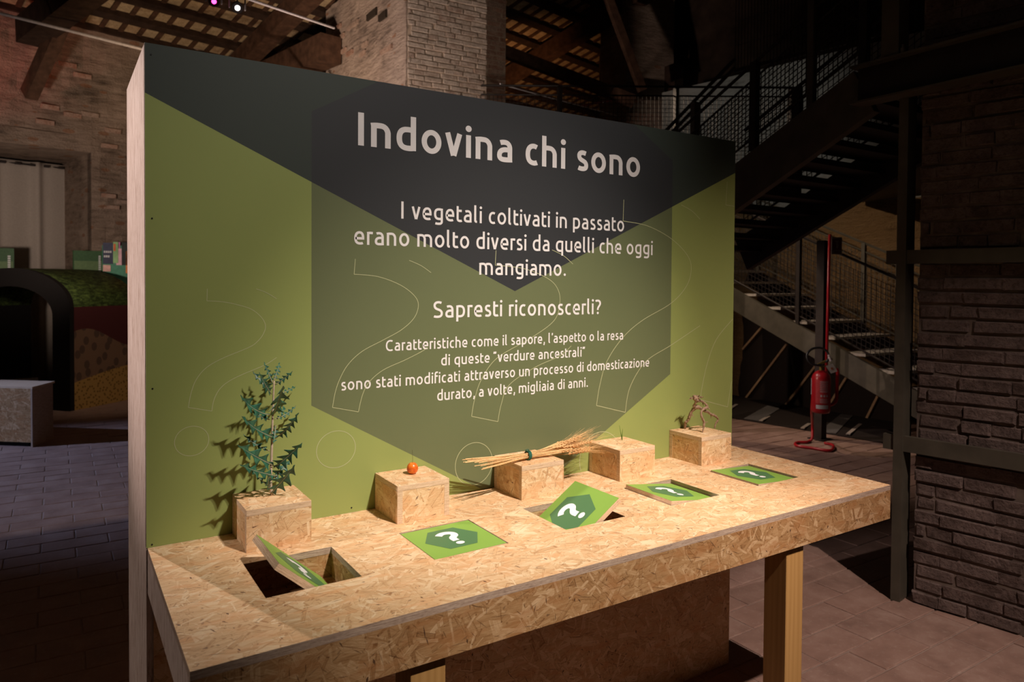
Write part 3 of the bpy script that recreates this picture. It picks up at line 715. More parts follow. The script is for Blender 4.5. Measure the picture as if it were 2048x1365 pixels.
# ---- lettering: a monoline humanist face drawn as strokes
XH, AS, CH, DS = .52, .755, .693, -.175
def bez(p0, p1, p2, p3, n=10):
    return [tuple((1-t)**3*a+3*(1-t)**2*t*b+3*(1-t)*t*t*c+t**3*d for a, b, c, d in zip(p0, p1, p2, p3)) for t in [i/n for i in range(1, n+1)]]
def path(*cmd):
    out = []
    for c in cmd:
        if len(c) == 2: out.append(c)
        else: out += bez(out[-1], (c[0], c[1]), (c[2], c[3]), (c[4], c[5]))
    return out
def ell(cx, cy, rx, ry, n=36): return [(cx+rx*math.cos(2*math.pi*i/n), cy+ry*math.sin(2*math.pi*i/n)) for i in range(n+1)]
def glyph(c, w):
    s = w/2; sb = .062; l = sb+s; X = XH; B = .0
    def st(x, a, b): return path((x, a), (x, b))
    def arch(x0, x1, first=True):
        return path((x0-s*(1 if first else 0), X-s-.016), (x0+.05, X-s+.006, x0+.09, X-s+.006, (x0+x1)/2+.01, X-s+.003), (x1-.03, X-s, x1, X-.17, x1, X-.20), (x1, 0))
    def bowl(l_, r_, lo=0.0, hi=X, d=1):
        # open side at r_ (d=1) or at l_ (d=-1)
        a, b = (l_, r_) if d == 1 else (r_, l_)
        m = (a+b)/2+.02*d; cy = (lo+hi)/2
        return path((b, hi-s-.012), (b-.06*d, hi-s+.004, b-.09*d, hi-s+.004, m, hi-s+.002), (a+.03*d, hi-s, a, cy+.10, a, cy), (a, cy-.10, a+.03*d, lo+s, m, lo+s-.002), (b-.09*d, lo+s-.004, b-.06*d, lo+s-.002, b, lo+s+.008))
    r = l+.292
    if c == 'I': return [st(l+.02, 0, CH)], 2*sb+w+.04
    if c == 'n': return [st(l, 0, X-.012), arch(l, r)], r+s+sb
    if c == 'h': return [st(l, 0, AS), arch(l, r, False)], r+s+sb
    if c == 'm': r1 = l+.275; r2 = r1+.275; return [st(l, 0, X-.012), arch(l, r1), arch(r1, r2, False)], r2+s+sb
    if c == 'r': return [st(l, 0, X-.012), path((l-s, X-s-.016), (l+.05, X-s+.004, l+.10, X-s+.006, l+.185, X-s-.004))], l+.20
    if c == 'u': return [path((l, X), (l, .2), (l, .09, l+.02, s, l+.13, s-.002), (l+.2, s-.004, r-.06, s, r+s, s+.014)), st(r, .012, X)], r+s+sb
    if c == 'd': r = l+.305; return [bowl(l, r), st(r, .010, AS)], r+s+sb
    if c == 'q': r = l+.305; return [bowl(l, r), st(r, DS, X-.01)], r+s+sb
    if c == 'g': r = l+.30; return [bowl(l, r, .03), path((r, X-.01), (r, -.02), (r, -.11, r-.06, DS+s, r-.15, DS+s), (r-.2, DS+s, l+.06, DS+s+.004, l+.012, DS+s+.018))], r+s+sb
    if c == 'p': r = l+.305; return [bowl(l, r, d=-1), st(l, DS, X-.01)], r+s+sb*.8
    if c == 'o': rx = .165; return [ell(l+rx, X/2, rx, X/2-s+.006)], l+2*rx+s+sb*.85
    if c == 'e': r = l+.30; return [path((l+.0, .245), (r-.003, .245), (r, X-.12, r-.04, X-s+.004, (l+r)/2+.01, X-s+.004), (l+.04, X-s+.002, l, X-.15, l, X/2), (l, .11, l+.05, s-.002, (l+r)/2+.03, s-.002), (r-.06, s-.002, r-.03, s+.008, r-.008, s+.018))], r+s+sb*.7
    if c == 'c': r = l+.245; return [path((r, X-s-.018), (r-.04, X-s+.002, r-.08, X-s+.006, l+.16, X-s+.006), (l+.05, X-s+.004, l, X-.14, l, X/2), (l, .13, l+.05, s-.006, l+.17, s-.006), (r-.06, s-.006, r-.02, s+.004, r+.006, s+.016))], r+s*.6+sb*.7
    if c == 'a': r = l+.27; return [path((l+.025, X-s-.014), (l+.07, X-s+.002, l+.10, X-s+.005, l+.14, X-s+.005), (r-.02, X-s+.005, r, X-.15, r, X-.19), (r, s+.0)), path((r, .285), (l+.16, .305, l+.0, .30, l, .15), (l, s-.005, l+.08, s-.004, l+.15, s-.004), (r-.06, s-.004, r-.04, s-.0, r+s, s+.008))], r+s+sb
    if c == 's': r = l+.20; return [path((r, X-s-.014), (r-.05, X-s+.002, r-.07, X-s+.005, l+.11, X-s+.005), (l+.03, X-s+.005, l+.005, X-.10, l+.005, X-.135), (l+.005, .30, l+.06, .285, l+.11, .262), (r-.02, .235, r+.012, .21, r+.012, .14), (r+.012, .07, r-.04, s-.004, l+.09, s-.004), (l+.04, s-.004, l+.01, s+.006, l-.018, s+.018))], r+s+sb*.7
    if c == 'i': return [st(l, 0, X)], 2*sb+w-.01
    if c == 'l': return [path((l, AS), (l, .14), (l, .06, l+.02, s, l+.085, s+.006))], 2*sb+w+.045
    if c == 't': return [path((l, AS-.09), (l, .16), (l, .07, l+.03, s-.004, l+.11, s-.004), (l+.16, s-.004, l+.17, s, l+.195, s+.012)), path((l, X-s), (l+.19, X-s))], l+.225
    if c == 'f': return [path((l, 0), (l, .56), (l, .68, l+.04, AS-s+.01, l+.11, AS-s+.012), (l+.15, AS-s+.012, l+.17, AS-s+.008, l+.19, AS-s+.002)), path((l, X-s), (l+.18, X-s))], l+.20
    if c == 'v': return [path((sb*.5+s, X), (sb*.5+s+.137, .01)), path((sb*.5+s+.147, .01), (sb*.5+s+.284, X))], sb+w+.284
    if c == 'z': return [path((sb+.01, X-s), (sb+.315, X-s)), path((sb+.30, X-s*1.1), (sb+.035, s*1.1)), path((sb+.01, s), (sb+.33, s))], sb*2+.33
    if c == 'C': r = l+.40; return [path((r, CH-s-.028), (r-.05, CH-s+.002, r-.10, CH-s+.006, l+.25, CH-s+.006), (l+.08, CH-s+.006, l, CH-.18, l, CH/2), (l, .17, l+.08, s-.006, l+.26, s-.006), (r-.08, s-.006, r-.03, s+.006, r+.012, s+.024))], r+s+sb*.6
    if c == 'S': r = l+.31; return [path((r, CH-s-.022), (r-.07, CH-s+.002, r-.10, CH-s+.006, l+.17, CH-s+.006), (l+.05, CH-s+.006, l+.01, CH-.12, l+.01, CH-.175), (l+.01, .40, l+.10, .375, l+.16, .35), (r-.03, .31, r+.015, .27, r+.015, .18), (r+.015, .08, r-.06, s-.006, l+.14, s-.006), (l+.07, s-.006, l+.02, s+.004, l-.015, s+.022))], r+s+sb
    if c == '?': return [path((sb, CH-s-.02), (sb+.05, CH-s+.004, sb+.08, CH-s+.006, sb+.13, CH-s+.006), (sb+.24, CH-s+.006, sb+.27, CH-.12, sb+.27, CH-.18), (sb+.27, .40, sb+.13, .37, sb+.13, .20))], .38
    if c == '.': return [], .22
    if c == ',': return [path((sb+.075, .075), (sb+.075, .0), (sb+.07, -.05, sb+.055, -.08, sb+.03, -.115))], .225
    if c == '\u2019': return [path((sb+.075, CH+.04), (sb+.075, CH-.03), (sb+.07, CH-.07, sb+.06, CH-.09, sb+.04, CH-.125))], .19
    if c == '\u201c': return [path((x+.05, CH+.03), (x+.015, CH-.02, x+.01, CH-.05, x+.01, CH-.115)) for x in (sb, sb+.115)], .33
    if c == '\u201d': return [path((x+.045, CH+.04), (x+.045, CH+.0, x+.04, CH-.06, x, CH-.115)) for x in (sb, sb+.115)], .33
    return [], .23
def ribbon(mb, pts, w, place, dz):
    P = [Vector((p[0], p[1], 0)) for p in pts]; Q = [P[0]]
    for p in P[1:]:
        if (p-Q[-1]).length > 1e-5: Q.append(p)
    closed = (Q[0]-Q[-1]).length < 1e-4
    n = len(Q); L = []; Rr = []
    for i in range(n):
        a = Q[i-1] if i else (Q[-2] if closed else Q[0]); b = Q[i+1] if i < n-1 else (Q[1] if closed else Q[-1])
        d1 = (Q[i]-a); d2 = (b-Q[i])
        d1 = d1.normalized() if d1.length > 1e-7 else d2.normalized(); d2 = d2.normalized() if d2.length > 1e-7 else d1
        t = (d1+d2); t = t.normalized() if t.length > 1e-6 else d1
        nn = Vector((-t.y, t.x, 0)); k = 1/max(.5, nn.dot(Vector((-d1.y, d1.x, 0))))
        L.append(Q[i]+nn*(w/2*k)); Rr.append(Q[i]-nn*(w/2*k))
    vs = [place(v.x, v.y, dz) for v in L]+[place(v.x, v.y, dz) for v in Rr]
    mb.add(vs, [(i, n+i, n+i+1, i+1) for i in range(n-1)])
def disc(mb, cx, cy, r, place, dz, n=24, ry=None):
    vs = [place(cx+r*math.cos(2*math.pi*i/n), cy+(ry or r)*math.sin(2*math.pi*i/n), dz) for i in range(n)]
    mb.add(vs, [tuple(range(n))])
WHITE = simple('white_print', (.80, .78, .77), .6, 0, .2, .01)
def text(txt, xa, xb, zbase, em, w, parent, label, mat=WHITE):
    adv = 0; items = []
    for ch in txt:
        g, a = glyph(ch, w)
        items.append((ch, adv, g)); adv += a
    sx = (xb-xa)/((adv-.10)*em)
    line = bpy.data.objects.new('lettering', None); COL.objects.link(line); line.parent = parent; line['label'] = label; line.empty_display_size = .05
    for ch, x0, g in items:
        if ch == ' ': continue
        mb = MB(); lay = 0
        def place(x, y, d): return (xa+(x0+x-.05)*em*sx, -.0004-d, TT+zbase+y*em)
        for st_ in g:
            ribbon(mb, st_, w, place, (lay % 5)*.00012); lay += 1
        if ch in 'i?.,':
            s = w/2; r_ = w*.62
            pos = {'i': (.062+s, .665), '?': (.062+.13, .055), '.': (.062+.06, .055), ',': (.062+.075, .06)}[ch]
            disc(mb, pos[0], pos[1], r_ if ch != ',' else w*.55, place, .0006, 20)
        mb.build('letter', mat, line)
text('Indovina chi sono', .628, 1.894, 1.228, .158, .118, PN, 'large white heading Indovina chi sono')
text('I vegetali coltivati in passato', .787, 1.807, .9925, .0855, .096, PN, 'white line I vegetali coltivati in passato')
text('erano molto diversi da quelli che oggi', .620, 1.972, .8975, .0855, .096, PN, 'white line erano molto diversi da quelli che oggi')
text('mangiamo.', 1.101, 1.500, .802, .0855, .096, PN, 'white word mangiamo')
text('Sapresti riconoscerli?', .913, 1.680, .646, .0855, .096, PN, 'white question Sapresti riconoscerli')
text('Caratteristiche come il sapore, l\u2019aspetto o la resa', .734, 1.808, .5355, .0545, .100, PN, 'small white line beginning Caratteristiche')
text('di queste \u201cverdure ancestrali\u201d', .946, 1.603, .474, .0545, .100, PN, 'small white line di queste verdure ancestrali')
text('sono stati modificati attraverso un processo di domesticazione', .577, 1.959, .412, .0545, .100, PN, 'small white line sono stati modificati')
text('durato, a volte, migliaia di anni.', .931, 1.618, .3485, .0545, .100, PN, 'small white line durato, a volte')
# thin outlined question marks
OUTL = simple('pale_outline_print', (.46, .48, .27), .6, 0, .2, .01)
marks = [
 ([[(.165, .749), (.164, .713)], [(.164, .713), (.206, .71), (.249, .701), (.292, .686), (.322, .66), (.334, .634), (.327, .608), (.309, .585), (.283, .568), (.206, .538), (.161, .512), (.134, .479), (.12, .441), (.112, .398)], [(.112, .398), (.177, .381)], [(.177, .381), (.183, .414), (.198, .444), (.223, .466), (.265, .486), (.331, .511), (.368, .533)], [(.306, .749), (.335, .738), (.368, .718)]], (.1215, .297, .047, .044)),
 ([[(.625, .849), (.621, .798)], [(.621, .798), (.705, .791), (.787, .763), (.84, .726), (.856, .692), (.84, .648), (.793, .608), (.726, .575), (.651, .54), (.603, .5), (.575, .456), (.558, .411), (.548, .359)], [(.548, .359), (.637, .336)], [(.637, .336), (.652, .394), (.676, .435), (.726, .472), (.804, .501), (.862, .525), (.894, .541)], [(.82, .849), (.866, .831), (.905, .807)]], (.561, .219, .066, .061)),
 ([[(1.174, .894), (1.171, .839)], [(1.171, .839), (1.304, .827), (1.415, .79), (1.463, .748), (1.473, .693), (1.445, .624), (1.333, .558), (1.183, .49), (1.115, .414), (1.086, .343), (1.073, .279)], [(1.073, .279), (1.187, .248)], [(1.187, .248), (1.201, .311), (1.236, .383), (1.353, .443), (1.475, .483), (1.532, .52)], [(1.433, .904), (1.49, .882), (1.537, .85)]], (1.085, .101, .079, .079)),
 ([[(1.804, 1.127), (1.801, 1.037)], [(1.801, 1.037), (1.942, 1.023), (2.083, .974), (2.182, .907), (2.212, .846), (2.185, .766), (2.088, .687), (1.914, .613), (1.803, .541), (1.719, .446), (1.683, .351), (1.666, .267)], [(1.666, .267), (1.824, .224)], [(1.824, .224), (1.85, .33), (1.939, .434), (2.091, .5), (2.274, .582)], [(2.144, 1.127), (2.21, 1.105), (2.265, 1.07)]], (1.69, .045, .11, .11)),
 ([[(2.445, 1.255), (2.437, 1.146)], [(2.437, 1.146), (2.498, 1.143)], [(2.497, .608), (2.386, .516), (2.326, .407), (2.291, .291), (2.283, .24)], [(2.283, .24), (2.468, .19)], [(2.468, .19), (2.494, .31)]], None)]
for mi, (ps, ci) in enumerate(marks):
    mb = MB(); lw = .0017+.00022*mi; place = lambda x, y, d: (x, -.0003-d, TT+y)
    for k, p in enumerate(ps):
        q = [(v.x, v.y) for v in smooth_path([(a, b, 0) for a, b in p], 8)] if len(p) > 2 else p
        ribbon(mb, q, lw, place, k*.00005)
        if mi == 4 and k == 1: mb.build('question_mark_outline', OUTL, PN); mb = MB()
    if ci: ribbon(mb, [p for p in ell(ci[0], ci[1], ci[2], ci[3], 48) if p[1] > 0.002] if ci[1] > .06 or True else [], lw, place, .0002) if ci[1]-ci[3] > 0 else [ribbon(mb, [(ci[0]+ci[2]*math.cos(a), ci[1]+ci[3]*math.sin(a)) for a in [i*math.pi/30-.38 for i in range(43)] if ci[1]+ci[3]*math.sin(a) > .001], lw, place, .0002)]
    mb.build('question_mark_outline', OUTL, PN)

# ================================================================== TABLE
TB = thing('display_table', 'long OSB display table with five square openings, in front of the green panel', 'table', (0, 0, 0))
HX = [.211, .668, 1.126, 1.584, 2.048]; HS = .245; HY0, HY1 = -.512, -.266
TX0, TX1, TY = .003, 2.502, -.769
xs = [TX0]+[v for h in HX for v in (h, h+HS)]+[TX1]; ys = [TY, HY0, HY1, -.0005]
def holed_board(name, z0, z1, mats, parent):
    vs = []; fs = []; fm = []; nx, ny = len(xs), len(ys)
    for z in (z0, z1):
        for y in ys:
            for x in xs: vs.append((x, y, z))
    I = lambda i, j, k: k*nx*ny+j*nx+i
    hole = lambda i, j: j == 1 and i % 2 == 1
    for j in range(ny-1):
        for i in range(nx-1):
            if hole(i, j):
                for q in ((I(i, j, 0), I(i, j, 1), I(i+1, j, 1), I(i+1, j, 0)), (I(i+1, j+1, 0), I(i+1, j+1, 1), I(i, j+1, 1), I(i, j+1, 0)),
                          (I(i, j+1, 0), I(i, j+1, 1), I(i, j, 1), I(i, j, 0)), (I(i+1, j, 0), I(i+1, j, 1), I(i+1, j+1, 1), I(i+1, j+1, 0))):
                    fs.append(tuple(reversed(q))); fm.append(1)
                continue
            fs.append((I(i, j, 1), I(i+1, j, 1), I(i+1, j+1, 1), I(i, j+1, 1))); fm.append(0)
            fs.append((I(i, j, 0), I(i, j+1, 0), I(i+1, j+1, 0), I(i+1, j, 0))); fm.append(0)
    for i in range(nx-1):
        fs.append((I(i, 0, 0), I(i+1, 0, 0), I(i+1, 0, 1), I(i, 0, 1))); fm.append(1)
        fs.append((I(i+1, ny-1, 0), I(i, ny-1, 0), I(i, ny-1, 1), I(i+1, ny-1, 1))); fm.append(1)
    for j in range(ny-1):
        fs.append((I(0, j+1, 0), I(0, j, 0), I(0, j, 1), I(0, j+1, 1))); fm.append(1)
        fs.append((I(nx-1, j, 0), I(nx-1, j+1, 0), I(nx-1, j+1, 1), I(nx-1, j, 1))); fm.append(1)
    return mk(name, vs, fs, mats, parent, fm, True, (1.3, 4.1))
holed_board('tabletop', TT-.019, TT, [OSB, EDGE], TB)
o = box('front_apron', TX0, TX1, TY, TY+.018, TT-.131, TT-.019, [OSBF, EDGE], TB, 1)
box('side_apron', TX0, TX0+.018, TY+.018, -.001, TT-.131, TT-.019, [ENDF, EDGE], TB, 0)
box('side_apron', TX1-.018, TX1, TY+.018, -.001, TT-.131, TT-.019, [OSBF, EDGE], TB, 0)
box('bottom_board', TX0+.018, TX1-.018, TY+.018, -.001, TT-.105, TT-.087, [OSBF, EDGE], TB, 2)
for hx in HX:  # walls added round each opening to bounce light into it
    for nm_, q_ in (('bounce_wall', (hx-.016, hx-.001, HY0-.016, HY1+.016)), ('bounce_wall', (hx+HS+.001, hx+HS+.016, HY0-.016, HY1+.016)), ('bounce_wall', (hx-.001, hx+HS+.001, HY0-.016, HY0-.001)), ('bounce_wall', (hx-.001, hx+HS+.001, HY1+.001, HY1+.016))):
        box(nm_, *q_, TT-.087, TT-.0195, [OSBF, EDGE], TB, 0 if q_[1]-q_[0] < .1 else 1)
for x in (.487, 1.895):
    box('leg', x, x+.093, -.7505, -.66, 0, TT-.131, [PINE, PINE], TB, 2, bev=.002)

# ---- lids over the openings
LIDG = simple('lid_green_print', (.235, .415, .072), .5, 0, .3, .03, 6); HEXG = simple('lid_dark_green_print', (.085, .20, .082), .5, 0, .3, .03, 6)
LIDW = simple('lid_white_print', (.86, .86, .86), .5, 0, .3, .01)
qm = [(-.030, .036), (-.022, .044), (-.010, .049), (.003, .048), (.014, .042), (.019, .031), (.016, .019), (.007, .010), (.001, .001), (.000, -.012), (.001, -.022)]
def make_lid(x0, ang, dz, label, yaw=0):
    c = Vector((x0+HS/2, (HY0+HY1)/2, TT+dz))
    t = thing('printed_lid', label, 'lid', c, 'green question mark lids in the table openings')
    h = .1180; b = box('board', c.x-h, c.x+h, c.y-h, c.y+h, c.z-.018, c.z-.0006, [OSBF, EDGEL], t, 2)
    mb = MB(); mb.box(c.x-h, c.x+h, c.y-h, c.y+h, c.z-.0006, c.z); mb.build('green_sheet', LIDG, t)
    pl = lambda x, y, d: (c.x+x, c.y+y, c.z+d)
    mb = MB(); k = [(-.044, .083), (.044, .083), (.089, .006), (.045, -.072), (-.045, -.072), (-.089, .006)]
    mb.add([pl(x, y, .0004) for x, y in k], [tuple(reversed(range(6)))]); mb.build('hexagon', HEXG, t)
    mb = MB(); sm = [(v.x, v.y) for v in smooth_path([(x, y, 0) for x, y in qm], 6)]
    ribbon(mb, sm, .0225, pl, .0007); disc(mb, .003, -.0425, .0135, pl, .0009, 24, .0115); mb.build('question_mark', LIDW, t)
    t.rotation_euler = (0, R(ang), R(yaw)); return t
# hinged about a pin through the middle, so one side rises and the other sinks into the opening
make_lid(HX[0], 41, 0.0, 'leftmost green question mark lid, tipped steeply open with its left edge up')
make_lid(HX[1], -.5, -.001, 'green question mark lid lying flat in front of the box with the orange fruit')
make_lid(HX[2], -33, 0.0, 'green question mark lid tipped open in front of the wheat box, right edge raised')
make_lid(HX[3], 7.5, 0.0, 'green question mark lid slightly tilted in front of the grass sprig box')
make_lid(HX[4], 3.2, -.001, 'rightmost green question mark lid, nearly flat, in front of the root box')

# ---- five wooden boxes
def osb_box(x, label, variant):
    sx, sy, sz = .1857, .190, .122; y1 = -.0015; y0 = y1-sy+.0015; z0 = TT+.0003; z1 = TT+sz; w_ = .018
    t = thing('osb_box', label, 'box', (x+sx/2, (y0+y1)/2, z0), 'OSB boxes along the back of the table')
    box('top_board', x, x+sx, y0, y1, z1-w_, z1, [OSBB, EDGEL], t, 2, bev=.0012)
    if variant == 0:
        box('side_board', x, x+w_, y0, y1, z0, z1-w_, [OSBB, EDGEL], t, 0); box('side_board', x+sx-w_, x+sx, y0, y1, z0, z1-w_, [OSBB, EDGEL], t, 0)
        box('front_board', x+w_, x+sx-w_, y0+.0006, y0+w_, z0, z1-w_, [OSBB, EDGEL], t, 1)
    else:
        box('front_board', x, x+sx, y0, y0+w_, z0, z1-w_, [OSBB, EDGEL], t, 1); box('back_board', x, x+sx, y1-w_, y1, z0, z1-w_, [OSBB, EDGEL], t, 1)
        box('side_board', x+.0008, x+w_, y0+w_, y1-w_, z0, z1-w_, [OSBB, EDGEL], t, 0); box('side_board', x+sx-w_, x+sx-.0008, y0+w_, y1-w_, z0, z1-w_, [OSBB, EDGEL], t, 0)
    return t
osb_box(.2353, 'leftmost OSB box, under the tall green leafy plant', 1)
osb_box(.6966, 'OSB box with a small orange fruit on top', 0)
osb_box(1.1713, 'OSB box under the tied bundle of wheat', 1)
osb_box(1.6293, 'OSB box with a tiny green grass sprig standing on top', 1)
osb_box(2.0857, 'rightmost OSB box, carrying the twisted brown root', 1)
BZ = TT+.122

# ---- leafy plant
LEAF = NT('dark_leaf'); _n = LEAF.noise(LEAF.coord(), 60, 4)
LEAFM = LEAF.fin(LEAF.ramp(_n, [(.35, (.018, .085, .055)), (.6, (.035, .16, .095)), (.8, (.08, .25, .15))]), .45, 0, .5)
LEAF.b.inputs['Transmission Weight'].default_value = 0
RIB = simple('pale_rib', (.42, .36, .24), .6); STEMM = simple('pale_stem', (.56, .45, .33), .6, 0, .3, .2, 80)
PT = thing('leafy_plant', 'tall plant with pale stem and jagged dark green leaves, standing on the leftmost box', 'plant', (.335, -.075, BZ))
zp = lambda x, y, yy: ony(460+x/4.875, 720+y/4.875, yy)
stem = [Vector((.335, -.075, BZ))]+[zp(x, y, -.078) for x, y in ((395, 1200), (403, 1000), (408, 850), (412, 700), (416, 540), (422, 380), (430, 205))]
mb = MB(); mb.tube(smooth_path(stem, 4), [.0050-.0027*i/28 for i in range(29)], 10); mb.build('stem', STEMM, PT, smooth=True)
def leaf(b, tip, width, y_tip, lobes, curl=.12, up=1):
    p0 = zp(b[0], b[1], -.078); p3 = zp(tip[0], tip[1], y_tip); d = p3-p0; L = d.length
    sag = Vector((0, 0, 1))*L*curl*up; p1 = p0+d*.35-sag*.6; p2 = p0+d*.7-sag*.9
    cen = [((1-t)**3)*p0+3*(1-t)**2*t*p1+3*(1-t)*t*t*p2+t**3*p3 for t in [i/60 for i in range(61)]]
    dirn = d.normalized(); side = dirn.cross(Vector((.15, -1, .35))).normalized()
    nr = side.cross(dirn)
    mb = MB(); vs = []; fs = []
    lobes += 1; width *= .92
    rnd = random.Random(int(b[0]*7+tip[1]))
    ph = rnd.random()
    NS = len(cen)-1
    for i, c in enumerate(cen):
        t = i/NS; env = min(1, t*5)*(.55+.45*math.sin(math.pi*min(1, t*1.05)))*(1 if t < .82 else max(.0, (1-t)/.18)**.7)
        def lobe(f):
            x = (t*lobes+f) % 1.0; b_ = max(0, math.sin(math.pi*x))
            return .13+.87*b_**3.2+.09*max(0, math.sin(math.pi*((x*3) % 1)))
        wl = width*env*lobe(ph); wr = width*env*lobe(ph+.35)
        wave = math.sin(t*14+ph*6)*.25; lean = -.55
        vs += [c+side*wl*.5+dirn*lean*.3*wl+nr*wl*.10, c+side*wl+dirn*lean*wl+nr*wl*(.30+wave), c, c-side*wr*.5+dirn*lean*.3*wr+nr*wr*.10, c-side*wr+dirn*lean*wr+nr*wr*(.30-wave)]
    for i in range(NS):
        a = i*5; b_ = a+5
        fs += [(a+1, a, b_, b_+1), (a, a+2, b_+2, b_), (a+2, a+3, b_+3, b_+2), (a+3, a+4, b_+4, b_+3)]
    mb.add(vs, fs); o = mb.build('leaf', LEAFM, PT, smooth=True)
    s_ = o.modifiers.new('thickness', 'SOLIDIFY'); s_.thickness = .0006
    rb = MB(); rb.tube([c for c in cen[::5]], [.0016-.0011*i/12 for i in range(13)], 6); rb.build('midrib', RIB, o, smooth=True)
for a in [((415, 225), (330, 20), .010, -.07, 4, .02), ((430, 200), (485, 25), .011, -.03, 4, .03), ((436, 245), (615, 110), .011, -.10, 4, .05),
          ((402, 335), (282, 120), .019, -.15, 4, .05), ((398, 300), (220, 110), .012, -.05, 4, .1), ((425, 535), (518, 250), .030, -.17, 3, .04),
          ((388, 540), (98, 340), .025, -.13, 3, .18), ((388, 585), (205, 498), .010, -.02, 4, .1), ((438, 580), (645, 445), .010, -.03, 5, .12),
          ((500, 330), (642, 258), .008, -.02, 3, .02), ((455, 760), (672, 512), .019, -.15, 5, .12), ((450, 768), (108, 550), .024, -.16, 4, .10),
          ((385, 890), (128, 725), .012, -.02, 4, .12), ((430, 1035), (72, 828), .026, -.15, 3, .04), ((425, 1055), (708, 805), .026, -.15, 4, .05),
          ((460, 1135), (90, 1018), .018, -.17, 4, .05), ((375, 1235), (165, 1005), .009, -.10, 4, .1), ((418, 1160), (585, 975), .024, -.06, 3, .05),
          ((400, 1305), (638, 1022), .030, -.16, 3, .03), ((440, 470), (545, 470), .016, -.05, 2, .3),
          ((445, 640), (425, 820), .010, -.12, 3, .1), ((380, 1250), (365, 1110), .014, -.13, 3, .05)]:
    leaf(*a)

# ---- orange fruit
FR = thing('small_fruit', 'small round orange-red fruit with a long thin stalk, alone on its box', 'fruit', (.80, -.078, BZ))
FM = NT('orange_skin'); _n = FM.noise(FM.coord(), 70, 3, .6, .6); FM.fin(FM.ramp(_n, [(.35, (.62, .10, .015)), (.55, (.80, .20, .02)), (.75, (.85, .36, .05))]), .28, 0, .5)
prof = []
for i in range(17):
    a = -math.pi/2+math.pi*i/16; r = .0193*math.cos(a)**.85 if math.cos(a) > 0 else 0; prof.append((max(r, .0004)*(1-.03*math.sin(a)), .0195+.0195*math.sin(a)-(.004 if i == 16 else 0)))
mb = MB(); mb.lathe((.80, -.078, BZ), prof, 28); mb.build('flesh', FM.m, FR, smooth=True)
mb = MB(); mb.tube([(.80, -.078, BZ+.033), (.8005, -.0785, BZ+.055), (.799, -.078, BZ+.082)], [.0007, .0005, .0005], 6); mb.build('stalk', simple('dark_stalk', (.10, .09, .04)), FR)

# ---- wheat
WH = thing('wheat_bundle', 'bundle of straw-coloured wheat ears tied with a dark green cord on the middle box', 'wheat', (1.24, -.12, BZ))
STRAW = simple('straw', (.78, .50, .23), .55, 0, .3, .18, 120); EARM = simple('wheat_ear', (.70, .42, .19), .7, 0, .2, .25, 200)
CORD = simple('green_cord', (.02, .11, .075), .5)
rnd = random.Random(5); tie = Vector((1.243, -.122, BZ+.016))
ears = 34
for i in range(ears):
    a = rnd.uniform(0, 2*math.pi); rr = math.sqrt(rnd.random()); ty, tz = .013*rr*math.cos(a), .011*rr*math.sin(a)
    s0 = Vector((rnd.uniform(.985, 1.07), -.128+ty*5.2+rnd.uniform(-.01, .01), BZ+.014+tz*1.5+(.004 if rr > .6 else 0)))
    s0.z = max(s0.z, BZ+.003)
    g = Vector((rnd.uniform(1.40, 1.46), -.105+ty*4.0+rnd.uniform(-.012, .012), BZ+.017+tz*2.0+rnd.uniform(-.006, .012)))
    if s0.y < -.17: s0.x = rnd.uniform(1.0, 1.04)
    m = tie+Vector((0, ty, tz)); pts = smooth_path([s0, m, g], 6)
    mb = MB(); mb.tube(pts, .00135, 6); mb.build('stalk', STRAW, WH)
    if i < 26:
        d = (g-m).normalized(); e0 = g+Vector((rnd.uniform(-.05, .02), 0, 0)); e0 = m+(g-m)*((e0.x-m.x)/(g.x-m.x))
        d = (d+Vector((0, rnd.uniform(-.12, .10), rnd.uniform(-.16, .14)))).normalized(); Le = rnd.uniform(.075, .10)
        mb = MB()
        for k in range(11):
            c = e0+d*(Le*k/11)
            for sgn in (-1, 1):
                sd = d.cross(Vector((0, 0, 1))).normalized()*sgn if k % 2 else Vector((0, 0, 1))*sgn
                mb.tube([c, c+d*.004+sd*.0032, c+d*.009+sd*.0036, c+d*.0135+sd*.0016], [.0007, .0021, .0017, .0004], 5)
        ear = mb.build('ear', EARM, WH)
        aw = MB()
        for k in range(13):
            c = e0+d*(Le*(.15+.85*k/13)); dr = (d+Vector((0, rnd.uniform(-.22, .22), rnd.uniform(-.20, .24)))).normalized(); La = rnd.uniform(.08, .15); dr.y = min(dr.y, (-.008-c.y)/La); dr.x = min(dr.x, (1.626-c.x)/La) if c.z+dr.z*La < BZ+.012 else dr.x; dr.z = max(dr.z, (BZ+.003-c.z)/La) if c.x+dr.x*La < 1.36 else dr.z
            aw.tube([c, c+dr*La*.5, c+dr*La], [.0004, .0003, .00014], 3)
        aw.build('awns', STRAW, ear)
mb = MB()
for k in range(3):
    q = [tie+Vector(((k-1)*.004+.002*math.sin(a), .0175*math.cos(a), .0155*math.sin(a))) for a in [2*math.pi*j/20 for j in range(21)]]
    mb.tube(q, .0026, 6)
mb.tube(smooth_path([tie+Vector((0, -.01, .017)), tie+Vector((-.008, -.012, .026)), tie+Vector((-.018, -.008, .022)), tie+Vector((-.01, -.004, .017))], 5), .0014, 5)
mb.build('cord', CORD, WH)

